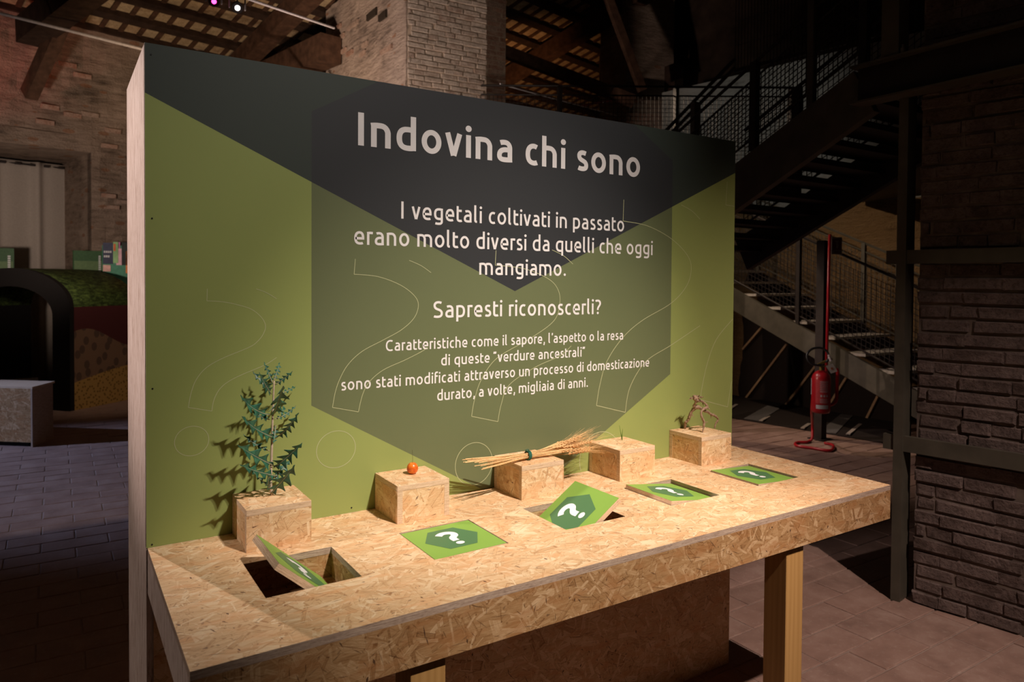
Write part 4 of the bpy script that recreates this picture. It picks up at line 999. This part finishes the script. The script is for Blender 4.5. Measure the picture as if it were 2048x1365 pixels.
# ---- grass sprig
GS = thing('grass_sprig', 'tiny sprig of thin green grass blades standing on its box', 'grass', (1.762, -.052, BZ))
GM = simple('grass_green', (.10, .22, .03), .6)
for tx, tz, ty in ((-.010, .062, .004), (-.004, .050, -.01), (.004, .040, .0)):
    mb = MB(); mb.tube(smooth_path([(1.762, -.052, BZ), (1.760+tx*.4, -.052+ty*.5, BZ+tz*.5), (1.760+tx, -.052+ty, BZ+tz)], 5), [.0019-.00014*i for i in range(11)], 5); mb.build('blade', GM, GS)

# ---- twisted root
RT = thing('twisted_root', 'twisted brown root standing on three legs like a small animal, on the rightmost box', 'root', (2.2, -.07, BZ))
RM = NT('root_bark'); _n = RM.noise(RM.map(RM.coord(), (1, 1, .5)), 160, 5, .7); RM.bump(_n, .9, .003)
RM.fin(RM.ramp(_n, [(.30, (.13, .08, .05)), (.5, (.34, .22, .145)), (.7, (.56, .41, .29))]), .8, 0, .2)
rz = lambda x, y, yy: ony(1350+x/13.65, 780+y/13.65, yy)
def rtube(mb, pts, rs, n=5):
    P = smooth_path([rz(x, y, yy) for x, y, yy in pts], n); rr = []
    for i in range(len(P)):
        t = i/(len(P)-1)*(len(rs)-1); k = min(int(t), len(rs)-2); rr.append((rs[k]+(rs[k+1]-rs[k])*(t-k))*rnd.uniform(.82, 1.2)*1.12)
    mb.tube([p+Vector((rnd.uniform(-1, 1), 0, rnd.uniform(-1, 1)))*.0006 for p in P], rr, 8)
mb = MB(); rtube(mb, [(270, 1085, -.022), (285, 900, -.035), (350, 840, -.045), (400, 720, -.055), (450, 600, -.065), (530, 510, -.075), (600, 470, -.085), (740, 520, -.09)], [.0045, .0062, .006, .0065, .006, .0075, .0085, .005]); mb.build('left_leg', RM.m, RT, True)
mb = MB(); rtube(mb, [(520, 460, -.08), (530, 420, -.085), (570, 345, -.095), (660, 300, -.10), (780, 340, -.105), (860, 420, -.11), (870, 480, -.112), (770, 540, -.115), (715, 620, -.115), (730, 740, -.118), (790, 880, -.12), (785, 980, -.12), (745, 1195, -.12)], [.006, .0055, .005, .0042, .0038, .0045, .0058, .0052, .0048, .0052, .0046, .0050, .0042, .0018]); mb.build('front_leg', RM.m, RT, True)
mb = MB(); rtube(mb, [(740, 530, -.105), (800, 580, -.10), (900, 610, -.098), (960, 660, -.095), (1060, 700, -.09), (1140, 750, -.086), (1175, 820, -.084), (1110, 930, -.08), (1082, 1062, -.078)], [.004, .005, .005, .0048, .0048, .0044, .0040, .0036, .0028]); mb.build('right_leg', RM.m, RT, True)
mb = MB(); rtube(mb, [(650, 305, -.10), (600, 285, -.098), (560, 240, -.096), (530, 200, -.095), (500, 190, -.095)], [.005, .0085, .0095, .008, .004])
for p in [[(600, 230, -.1), (660, 225, -.11), (740, 190, -.12)], [(520, 215, -.09), (460, 235, -.09), (400, 262, -.085)], [(440, 235, -.09), (412, 190, -.085)], [(560, 190, -.095), (575, 140, -.095)], [(590, 190, -.095), (640, 150, -.09)], [(700, 205, -.115), (780, 195, -.125)], [(620, 200, -.1), (665, 150, -.11)], [(420, 250, -.09), (385, 280, -.09)]]:
    if len(p) == 2: p = [p[0], ((p[0][0]+p[1][0])/2+5, (p[0][1]+p[1][1])/2, p[0][2]), p[1]]
    rtube(mb, p, [.0036, .0022, .0008], 3)
mb.build('crown', RM.m, RT, True)
mb = MB()
for p in [[(450, 670, -.06), (490, 710, -.065), (515, 750, -.07)], [(880, 490, -.11), (920, 515, -.115), (950, 545, -.12)], [(760, 360, -.1), (765, 400, -.1), (775, 430, -.1)], [(800, 905, -.12), (850, 890, -.125), (900, 885, -.13)], [(1040, 690, -.09), (1050, 660, -.09), (1055, 635, -.09)], [(980, 670, -.09), (985, 730, -.09), (975, 780, -.09)], [(900, 600, -.098), (905, 575, -.098), (890, 560, -.098)], [(545, 760, -.07), (550, 830, -.07), (556, 900, -.075)]][:7]:
    rtube(mb, p, [.0022, .0016, .0007], 3)
mb.build('rootlet', RM.m, RT, True)

# ================================================================== LEFT SIDE OF THE HALL
CUR = simple('beige_curtain', (.40, .345, .29), .9, 0, .1, .06, 40)
# curtain on the back of the niche
cb = b-nrmW*0 if False else None
CT = thing('eyelet_curtain', 'beige eyelet curtain hanging in the brick niche on the far left', 'curtain')
def niche_pt(px, py): return wall_hit(px, py, 1.55)
k1 = niche_pt(130, 333); k0 = k1-RU*4.2; CT.location = (k1.x, k1.y, .05); WL[CT.name] = CT.location.copy()
zt_ = k1.z
vs = []; fs = []; n = 220
for i in range(n+1):
    s_ = i/n*4.2; d = .10*math.exp(-(((s_+.28) % .62-.31)**2)/.0045)+.02*math.sin(s_*10)
    p = k0+RU*s_-Vector((0, 0, 0)); 
    for z in (.06, 1.2, zt_-.12, zt_): vs.append(Vector((p.x, p.y, z))+nrmW*(.1+d*(1 if z < zt_-.2 else .8)))
for i in range(n):
    for k in range(3): a_ = i*4+k; fs.append((a_, a_+4, a_+5, a_+1))
o = mk('cloth', vs, fs, CUR, CT, smooth=True); m_ = o.modifiers.new('thickness', 'SOLIDIFY'); m_.thickness = .006
for i in range(20):
    s_ = .1+i*.21; p = k0+RU*s_+nrmW*.17; mb = MB(); mb.beam(Vector((p.x, p.y, zt_-.06))-RU*.045, Vector((p.x, p.y, zt_-.06))+RU*.045, .012, .035); mb.build('eyelet', STEELD, CT)
mb = MB(); mb.tube([k0+nrmW*.1+Vector((0, 0, -.05)), k1+RU*.05+nrmW*.1+Vector((0, 0, -.05))], .015, 8); mb.build('curtain_rod', STEELD, CT)

# tunnel exhibit
ta = onz(148, 822, 0); tdir = (onz(257, 800, 0)-ta).normalized(); tl_ = Vector((-tdir.y, tdir.x, 0))
TN = thing('soil_tunnel', 'dark arched tunnel exhibit with grass-printed roof and soil layers on its side wall', 'exhibit', (ta.x, ta.y, 0))
BLK = simple('black_paint', (.008, .006, .005), .7)
def grass_mat():
    t = NT('grass_print'); uv = t.coord('Object')
    n = t.noise(t.map(uv, (5, 5, 14), (0, .7, .5)), 2.2, 6, .75, .8); n2 = t.noise(uv, 3, 2)
    c = t.ramp(n, [(.36, (.018, .025, .01)), (.5, (.07, .11, .03)), (.62, (.17, .26, .06)), (.75, (.30, .40, .13))]); return t.fin(c, .7, 0, .2)
def soil_mat():
    t = NT('soil_print'); p = t.coord('Object')
    mp = t.map(p, (1, 1, 1), (0, 0, -math.atan2(tdir.y, tdir.x)), (0, 0, 0)); sp = t.n('ShaderNodeSeparateXYZ'); t.l(mp, sp.inputs[0])
    x0 = Matrix.Rotation(-math.atan2(tdir.y, tdir.x), 3, 'Z') @ ta
    x = t.math('SUBTRACT', sp.outputs[0], x0.x); z = sp.outputs[2]
    z1 = t.math('MULTIPLY_ADD', t.math('SINE', t.math('MULTIPLY_ADD', x, 3.6, .9)), .15, .98)
    z2 = t.math('MULTIPLY_ADD', t.math('SINE', t.math('MULTIPLY_ADD', x, 1.6, -.3)), .12, .42)
    cv = t.n('ShaderNodeCombineXYZ'); t.l(x, cv.inputs[0]); t.l(z, cv.inputs[1])
    v = t.n('ShaderNodeTexVoronoi', voronoi_dimensions='2D'); t.l(t.map(cv.outputs[0], (6.5, 5, 1)), v.inputs['Vector']); v.inputs['Scale'].default_value = 1
    v2 = t.n('ShaderNodeTexVoronoi', voronoi_dimensions='2D'); t.l(cv.outputs[0], v2.inputs['Vector']); v2.inputs['Scale'].default_value = 17
    mid = t.mix(t.math('LESS_THAN', v.outputs['Distance'], .30), (.20, .115, .07), (.11, .065, .045))
    low = t.mix(t.math('LESS_THAN', v2.outputs['Distance'], .24), (.42, .24, .07), (.20, .11, .03))
    c = t.mix(t.math('GREATER_THAN', z, z2), low, mid); c = t.mix(t.math('GREATER_THAN', z, z1), c, (.085, .022, .022)); return t.fin(c, .8, 0, .15)
GRS, SOI = grass_mat(), soil_mat()
hw_, hs_, rs_ = 1.05, 1.44, .54; TL = 1.15
def arc_pts(hw, hs, rs, n=20): return [(hw, 0)]+[(hw*math.cos(a), hs+rs*math.sin(a)) for a in [math.pi*i/n for i in range(n+1)]]+[(-hw, 0)]
Cn = ta+tl_*hw_
outp = arc_pts(hw_, hs_, rs_); inp = arc_pts(hw_-.30, hs_-.12, .40)
def tp(x, z, s_): return Cn-tl_*x+tdir*s_+Vector((0, 0, z))
vs = []; fs = []
for s_ in (-.06, .01):
    vs += [tp(x, z, s_) for x, z in outp]+[tp(x, z, s_) for x, z in inp]
n = len(outp)
for i in range(n-1):
    fs += [(i, i+1, n+i+1, n+i), (2*n+i+1, 2*n+i, 3*n+i, 3*n+i+1), (i, 2*n+i, 2*n+i+1, i+1), (n+i+1, 3*n+i+1, 3*n+i, n+i)]
mk('arch_front', vs, fs, BLK, TN)
roofp = outp[1:-1]; vs = []
for s_ in (.01, TL):
    vs += [tp(x, z, s_) for x, z in roofp]+[tp(x*.97, z-.03, s_) for x, z in roofp]
n = len(roofp); fs = []
for i in range(n-1): fs += [(2*n+i, 2*n+i+1, i+1, i), (n+i, n+i+1, 3*n+i+1, 3*n+i), (2*n+i+1, 2*n+i, 3*n+i, 3*n+i+1)]
mk('grass_roof', vs, fs, GRS, TN, smooth=True)
for sgn in (1, -1):
    vs = [tp(sgn*x, z, s_) for s_ in (.01, TL) for x, z in ((hw_, 0), (hw_-.03, 0), (hw_-.03, hs_), (hw_, hs_))]
    mk('soil_wall', vs, [(0, 3, 2, 1), (4, 5, 6, 7), (0, 4, 7, 3), (1, 2, 6, 5), (3, 7, 6, 2), (0, 1, 5, 4)], SOI if sgn == 1 else BLK, TN)
# leaning screens seen behind the tunnel
def stand(name, label, cat, px0, px1, py, t, mat, mats=None):
    a_ = dep(px0, py, t); b_ = dep(px1, py, t+.25); th = Vector((-.3, .95, 0))*.04
    o_ = thing(name, label, cat, (a_.x, a_.y, 0))
    vs = [Vector((p.x, p.y, z))+q for z in (0, a_.z) for p, q in ((a_, th*0), (b_, th*0), (b_, th), (a_, th))]
    mk('board', vs, BF, mat, o_); return o_, a_, b_
GP = simple('dark_green_print', (.05, .11, .045), .6); GP2 = simple('mid_green_print', (.12, .19, .08), .6); PT_ = simple('pale_print', (.6, .6, .58), .6)
def strip(o_, a_, b_, f0, f1, z0, z1, mat, name, off=.006):
    n_ = (b_-a_).cross(Vector((0, 0, 1))); n_.z = 0; n_.normalize()
    vs = [Vector(((a_.lerp(b_, f)).x, (a_.lerp(b_, f)).y, z))+n_*off for f, z in ((f0, z0), (f1, z0), (f1, z1), (f0, z1))]
    mk(name, vs+[v-n_*.004 for v in vs], [(0, 1, 2, 3), (7, 6, 5, 4)], mat, o_)
o_, a_, b_ = stand('green_display_board', 'green display board with pale vertical lettering between curtain and coloured posters', 'board', 147, 206, 501, 11.3, GP)
strip(o_, a_, b_, 0.02, .98, 1.3, 2.12, GP2, 'lighter_band')
for k in range(9): strip(o_, a_, b_, .84, .92, 1.95+k*.030, 1.97+k*.030, PT_, 'letter', .012)
o_, a_, b_ = stand('green_display_board', 'green display board at the far left edge in front of the curtain', 'board', -70, 28, 495, 11.0, GP)
strip(o_, a_, b_, 0.02, .98, 1.3, 2.1, GP2, 'lighter_band')
for k in range(8): strip(o_, a_, b_, .87, .93, 1.93+k*.034, 1.955+k*.034, PT_, 'letter', .012)
NAVY = simple('navy_print', (.055, .06, .10), .5)
o_, a_, b_ = stand('poster_board', 'board of colourful posters at the left edge of the green panel', 'board', 206, 300, 491, 11.3, simple('poster_green', (.08, .28, .17), .6))
f = lambda px: (px-206)/94
for x0, x1, y0, y1, c_, nm in [(206, 226, 492, 534, (.055, .06, .10), 'navy_poster'), (226, 236, 490, 532, (.30, .50, .22), 'green_strip'), (227, 231, 494, 508, (.75, .16, .06), 'red_patch'), (232, 243, 503, 536, (.80, .48, .52), 'pink_bottle'), (237, 240, 490, 503, (.55, .18, .35), 'magenta_neck'), (243, 258, 490, 536, (.03, .035, .03), 'black_poster'), (245, 250, 492, 518, (.22, .50, .28), 'green_leaf'), (251, 300, 508, 552, (.85, .28, .09), 'orange_poster'), (206, 221, 536, 549, (.75, .45, .38), 'peach_patch')]:
    za = CAM.z+(565-y1)/FPX*11.4; zb_ = CAM.z+(565-y0)/FPX*11.4
    strip(o_, a_, b_, f(x0), f(x1), za, zb_, simple(nm+'_colour', c_, .6, 0, .2, .2, 12), nm, .006+.003*(x0 % 4))
for yy, x1 in ((508, 224), (517, 219)):
    for k in range(4 if x1 == 224 else 3):
        strip(o_, a_, b_, f(208+k*4), f(211+k*4), CAM.z+(565-yy-4)/FPX*11.4, CAM.z+(565-yy)/FPX*11.4, PT_, 'letter', .022)

# low OSB bench
ba = onz(62, 895, 0); LBN = thing('osb_bench', 'low OSB box bench on the floor at the left edge', 'bench', (ba.x, ba.y, 0))
bx = Vector((-.77, .64, 0)).normalized(); by = Vector((.45, .9, 0)).normalized(); hb = .655
def obox(name, p, d1, l1, d2, l2, z0, z1, mat, par):
    q = [p, p+d1*l1, p+d1*l1+d2*l2, p+d2*l2]; vs = [v+Vector((0, 0, z)) for z in (z0, z1) for v in q]
    o = mk(name, vs, [tuple(reversed(x)) for x in BF], mat, par); uvbox(o.data); return o
obox('front_board', ba, bx, 1.7, by, .018, 0.05, hb-.02, OSBF, LBN)
obox('end_board', ba-bx*.0, by, .42, -bx, .018, 0.0, hb-.02, EDGE, LBN)
obox('top_board', ba-bx*.02, bx, 1.74, by, .46, hb-.02, hb, EDGEL, LBN)
obox('plinth', ba+bx*.05+by*.03, bx, 1.6, by, .3, 0, .05, BLK, LBN)
# dark stools inside the tunnel mouth
for px, py, h_, lb in [(30, 850, .5, 'small dark stool in the tunnel mouth, left of the black arch foot'), ]:
    p = onz(px, py-12, 0); ST = thing('stool', lb, 'stool', (p.x, p.y, 0)); 
    mb = MB(); mb.box(p.x-.25, p.x+.25, p.y-.2, p.y+.2, h_-.05, h_); mb.build('seat', simple('dark_seat', (.05, .035, .028)), ST)
    for sx in (-.2, .2):
        for sy in (-.15, .15): mb = MB(); mb.box(p.x+sx-.02, p.x+sx+.02, p.y+sy-.02, p.y+sy+.02, 0, h_-.05); mb.build('leg', BLK, ST)

# ================================================================== ROOF FURNITURE
def truss(name, label, items):
    o = thing(name, label, 'beam', items[0][1])
    for nm, a_, b_, w_, h_, mt in items:
        mb = MB(); mb.beam(a_, b_, w_, h_); mb.build(nm, mt, o)
    return o
truss('roof_strut', 'dark red-brown timber strut ending low on the wall at upper left', [('strut', dep(58, 190, 10.6), dep(138, 10, 10.0), .17, .22, WOOD2)])
truss('roof_beam', 'thick dark timber beam end projecting above the strut at the upper left corner', [('beam', dep(58, 66, 10.3), dep(230, -70, 8.6), .34, .36, WOOD)])
truss('roof_beam', 'brown tie beam running towards the left side of the big pillar', [('beam', dep(515, 163, 13.2), dep(662, 97, 11.2), .36, .42, WOOD2)])
truss('roof_truss', 'long dark tie beam slanting down to the second pillar with a strut above it', [('tie_beam', dep(1000, 100, 12.5), dep(1268, 203, 12.6), .18, .19, WOOD2), ('strut', dep(1214, -10, 12.2), dep(1285, 182, 12.4), .12, .13, WOOD2)])
ROD = simple('grey_rod', (.62, .57, .57), .5, 0)
for nm, lb, a_, b_, r_ in [('steel_tie_rod', 'thin pale rod crossing the upper left corner down to the panel', dep(-30, 19, 8.9), dep(330, 110, 9.9), .020),
                           ('steel_tie_rod', 'thin grey rod reaching the big pillar at its left edge', dep(480, -8, 8.0), dep(668, 56, 9.6), .016),
                           ('steel_tie_rod', 'faint thin rod sloping behind the mezzanine railing', dep(1000, 168, 9.75), dep(1235, 232, 13.2), .010),
                           ('steel_tie_rod', 'pinkish lit bar above the panel edge, between the two pillars', dep(1160, 212, 12.7), dep(1251, 196, 13.0), .016)]:
    if 'upper left' in lb: a_, b_ = a_-(b_-a_)*.5, b_+(b_-a_)*1.3
    o = thing(nm, lb, 'rod', a_); mb = MB(); mb.tube([a_, b_], r_, 8)
    mb.build('bar', ROD if 'pinkish' not in lb else simple('pink_lit_bar', (.45, .12, .12), .5), o)  # pink of the light on this bar is put into its colour
def emis(name, col, s):
    t = NT(name); t.b.inputs['Base Color'].default_value = (*col, 1); t.b.inputs['Emission Color'].default_value = (*col, 1); t.b.inputs['Emission Strength'].default_value = s; return t.m
for lb, px, py, col, s in [('pink glowing spotlight hanging from the roof', 428, 3, (1, .035, .30), 9), ('small white glowing spotlight right of the pink one', 475, 16, (1, .93, .95), 40)]:
    p = dep(px, py, 7.6); o = thing('spotlight', lb, 'spotlight', p+Vector((0, 0, .15)))
    d = (CAM+Vector((.3, .2, -1.2))-p).normalized(); sd = d.orthogonal().normalized()
    mb = MB(); mb.tube([p-d*.18, p-d*.14, p-d*.002, p-d*.0], [.03, .052, .058, .058], 16); mb.build('housing', STEELD, o)
    mb = MB(); mb.tube([p-d*.001, p+d*.004], .024, 16); mb.build('lens', emis('lens_'+('pink' if 'pink' in lb else 'white'), col, s), o)
    mb = MB(); mb.tube([p-d*.1, p-d*.1+Vector((0, 0, .5))], .008, 6); mb.build('stem', STEELD, o)
    mb = MB(); mb.beam(p+Vector((-.08, 0, -.02))-d*.06, p+Vector((-.08, 0, .12))-d*.06, .01, .03); mb.beam(p+Vector((.08, 0, -.02))-d*.06, p+Vector((.08, 0, .12))-d*.06, .01, .03); mb.build('bracket', ROD, o)

# ================================================================== FIRE EXTINGUISHER
RED = simple('red_paint', (.38, .012, .018), .3, 0, .5, .08); XD = 7.7
ep = lambda x, y, t=XD: dep(1560+x/5.686, 680+y/5.686, t)
fd = lambda x, y: onz(1560+x/5.686, 680+y/5.686, .016)
base_c = fd(400, 1215)
ES = thing('extinguisher_stand', 'red tubular floor stand with tall pole and square sign, holding the extinguisher', 'stand', (base_c.x, base_c.y, 0))
foot = smooth_path([fd(345, 1150), fd(300, 1165), fd(190, 1170), fd(190, 1205), fd(380, 1235), fd(560, 1262), fd(610, 1225), fd(590, 1195), fd(510, 1175)], 5)
p1_ = ep(358, 1150); p1_.z = .02; up1 = ep(365, 820); XB = proj(fd(345, 1150))[2]
mb = MB(); mb.tube(foot, .016, 8); mb.tube(smooth_path([fd(345, 1150), dep(1560+368/5.686, 680+1105/5.686, XB), dep(1560+368/5.686, 680+950/5.686, XB), dep(1560+362/5.686, 680+780/5.686, XD+.1), dep(1560+390/5.686, 680+400/5.686, XD+.12)], 5), .015, 8); mb.build('base_frame', RED, ES, True)
mb = MB(); mb.tube([dep(1652, 770, XD+.12), dep(1659.5, 469, XD+.12)], .0165, 10); mb.build('pole', RED, ES, True)
mb = MB(); mb.tube(smooth_path([ep(640, 330), ep(655, 370), ep(648, 560), ep(638, 690), ep(600, 730), ep(560, 745)], 5), .018, 8); mb.build('side_guard', RED, ES, True)
sa = dep(1663, 509, XD+.1); sr = (RIGHT-UP*RIGHT.z).normalized(); sr.z = 0; sr.normalize(); sw, shh = .145, .19
sr = (sr+Vector((.0, .35, 0))).normalized(); fn = sr.cross(Vector((0, 0, 1)))
def card(name, a_, w_, h_, mat, par, off, th=.004):
    q = [a_, a_+sr*w_, a_+sr*w_+Vector((0, 0, h_)), a_+Vector((0, 0, h_))]
    mb = MB(); mb.add([v+fn*off for v in q]+[v+fn*(off-th) for v in q], [(0, 1, 2, 3), (7, 6, 5, 4), (0, 4, 5, 1), (1, 5, 6, 2), (2, 6, 7, 3), (3, 7, 4, 0)]); return mb.build(name, mat, par)
SG = simple('sign_grey', (.30, .26, .26), .4); SR = simple('sign_red', (.16, .010, .012), .5)
o = card('sign', sa, sw, shh, SG, ES, 0)
card('red_square', sa+sr*.016+Vector((0, 0, .05)), sw-.032, .115, SR, o, .002)
card('extinguisher_symbol', sa+sr*.062+Vector((0, 0, .066)), .026, .07, SG, o, .004); card('symbol_nozzle', sa+sr*.05+Vector((0, 0, .138)), .042, .010, SG, o, .004)
for k in range(2): card('caption', sa+sr*.03+Vector((0, 0, .016+.014*k)), .085, .006, SR, o, .002)
EX = thing('fire_extinguisher', 'red cylindrical fire extinguisher with black hose and white tag on the stand', 'extinguisher')
cb_ = ep(462, 830); ct_ = ep(470, 345); EX.location = cb_; WL[EX.name] = cb_.copy(); rr = .098; H = ct_.z-cb_.z
mb = MB(); mb.lathe(cb_, [(.07, 0), (rr-.01, .006), (rr, .03), (rr, H-.09), (rr-.012, H-.05), (.062, H-.02), (.03, H-.002), (.025, H)], 28); mb.build('cylinder', RED, EX, True)
LBL = simple('red_label', (.46, .05, .055), .5); WLB = simple('pale_label', (.45, .44, .46), .5); YEL = simple('brass_valve', (.30, .22, .06), .4, .6)
def band(name, z0, z1, a0, a1, mat, par, r_=None, ink=None):
    r_ = r_ or rr+.001; vs = []; fs = []; n_ = 14
    for i in range(n_+1):
        a = a0+(a1-a0)*i/n_; dv = Vector((math.cos(a), math.sin(a), 0)); vs += [cb_+dv*r_+Vector((0, 0, z0)), cb_+dv*r_+Vector((0, 0, z1))]
    for i in range(n_): fs.append((2*i, 2*i+2, 2*i+3, 2*i+1))
    return mk(name, vs, fs, mat, par, smooth=True)
va = math.atan2(CAM.y-cb_.y, CAM.x-cb_.x)
lab = band('label', H*.24, H*.80, va-.55, va+1.0, LBL, EX)
for k in range(6): band('text_line', H*(.74-.045*k), H*(.755-.045*k), va-.1, va+.75, WLB, lab, rr+.002)
for k in range(3): band('pictogram', H*.40, H*.445, va-.05+.3*k, va+.13+.3*k, WLB, lab, rr+.002)
for k in range(4): band('text_line', H*(.345-.027*k), H*(.353-.027*k), va-.1, va+.75, WLB, lab, rr+.002)
band('pale_band', H*.12, H*.21, va-.5, va+.85, WLB, EX); band('side_label', H*.42, H*.80, va-1.7, va-1.25, WLB, EX)
mb = MB(); mb.lathe(ct_, [(.022, -.01), (.022, .04), (.012, .045)], 12); mb.build('valve', YEL, EX)
mb = MB(); mb.beam(ep(430, 285), ep(590, 215), .03, .022); mb.beam(ep(500, 300), ep(600, 300), .03, .012); mb.build('handle', YEL, EX)
hp = []
for i in range(30):
    a = R(-40)+R(330)*i/29; hp.append(ep(430+125*math.cos(a), 190-100*math.sin(a), XD-.02+.03*math.sin(a)))
mb = MB(); mb.tube(hp, .0125, 8); mb.build('hose', simple('black_rubber', (.02, .02, .02), .35, 0, .5), EX, True)
mb = MB(); mb.tube([ep(552, 175, XD-.04), ep(578, 240, XD-.04)], [.012, .016], 8); mb.build('nozzle', ROD, EX)
q = [ep(520, 300, XD-.13), ep(600, 272, XD-.13), ep(655, 360, XD-.13), ep(580, 385, XD-.13)]
mb = MB(); mb.add(q+[v+FWD*.002 for v in q], [(3, 2, 1, 0), (4, 5, 6, 7)]); tg = mb.build('paper_tag', simple('white_tag', (.72, .68, .64), .7), EX)
q = [ep(575, 318, XD-.135), ep(597, 312, XD-.135), ep(606, 335, XD-.135), ep(585, 345, XD-.135)]; mb = MB(); mb.add(q, [(3, 2, 1, 0)]); mb.build('printed_mark', simple('tag_red', (.5, .14, .05)), tg)
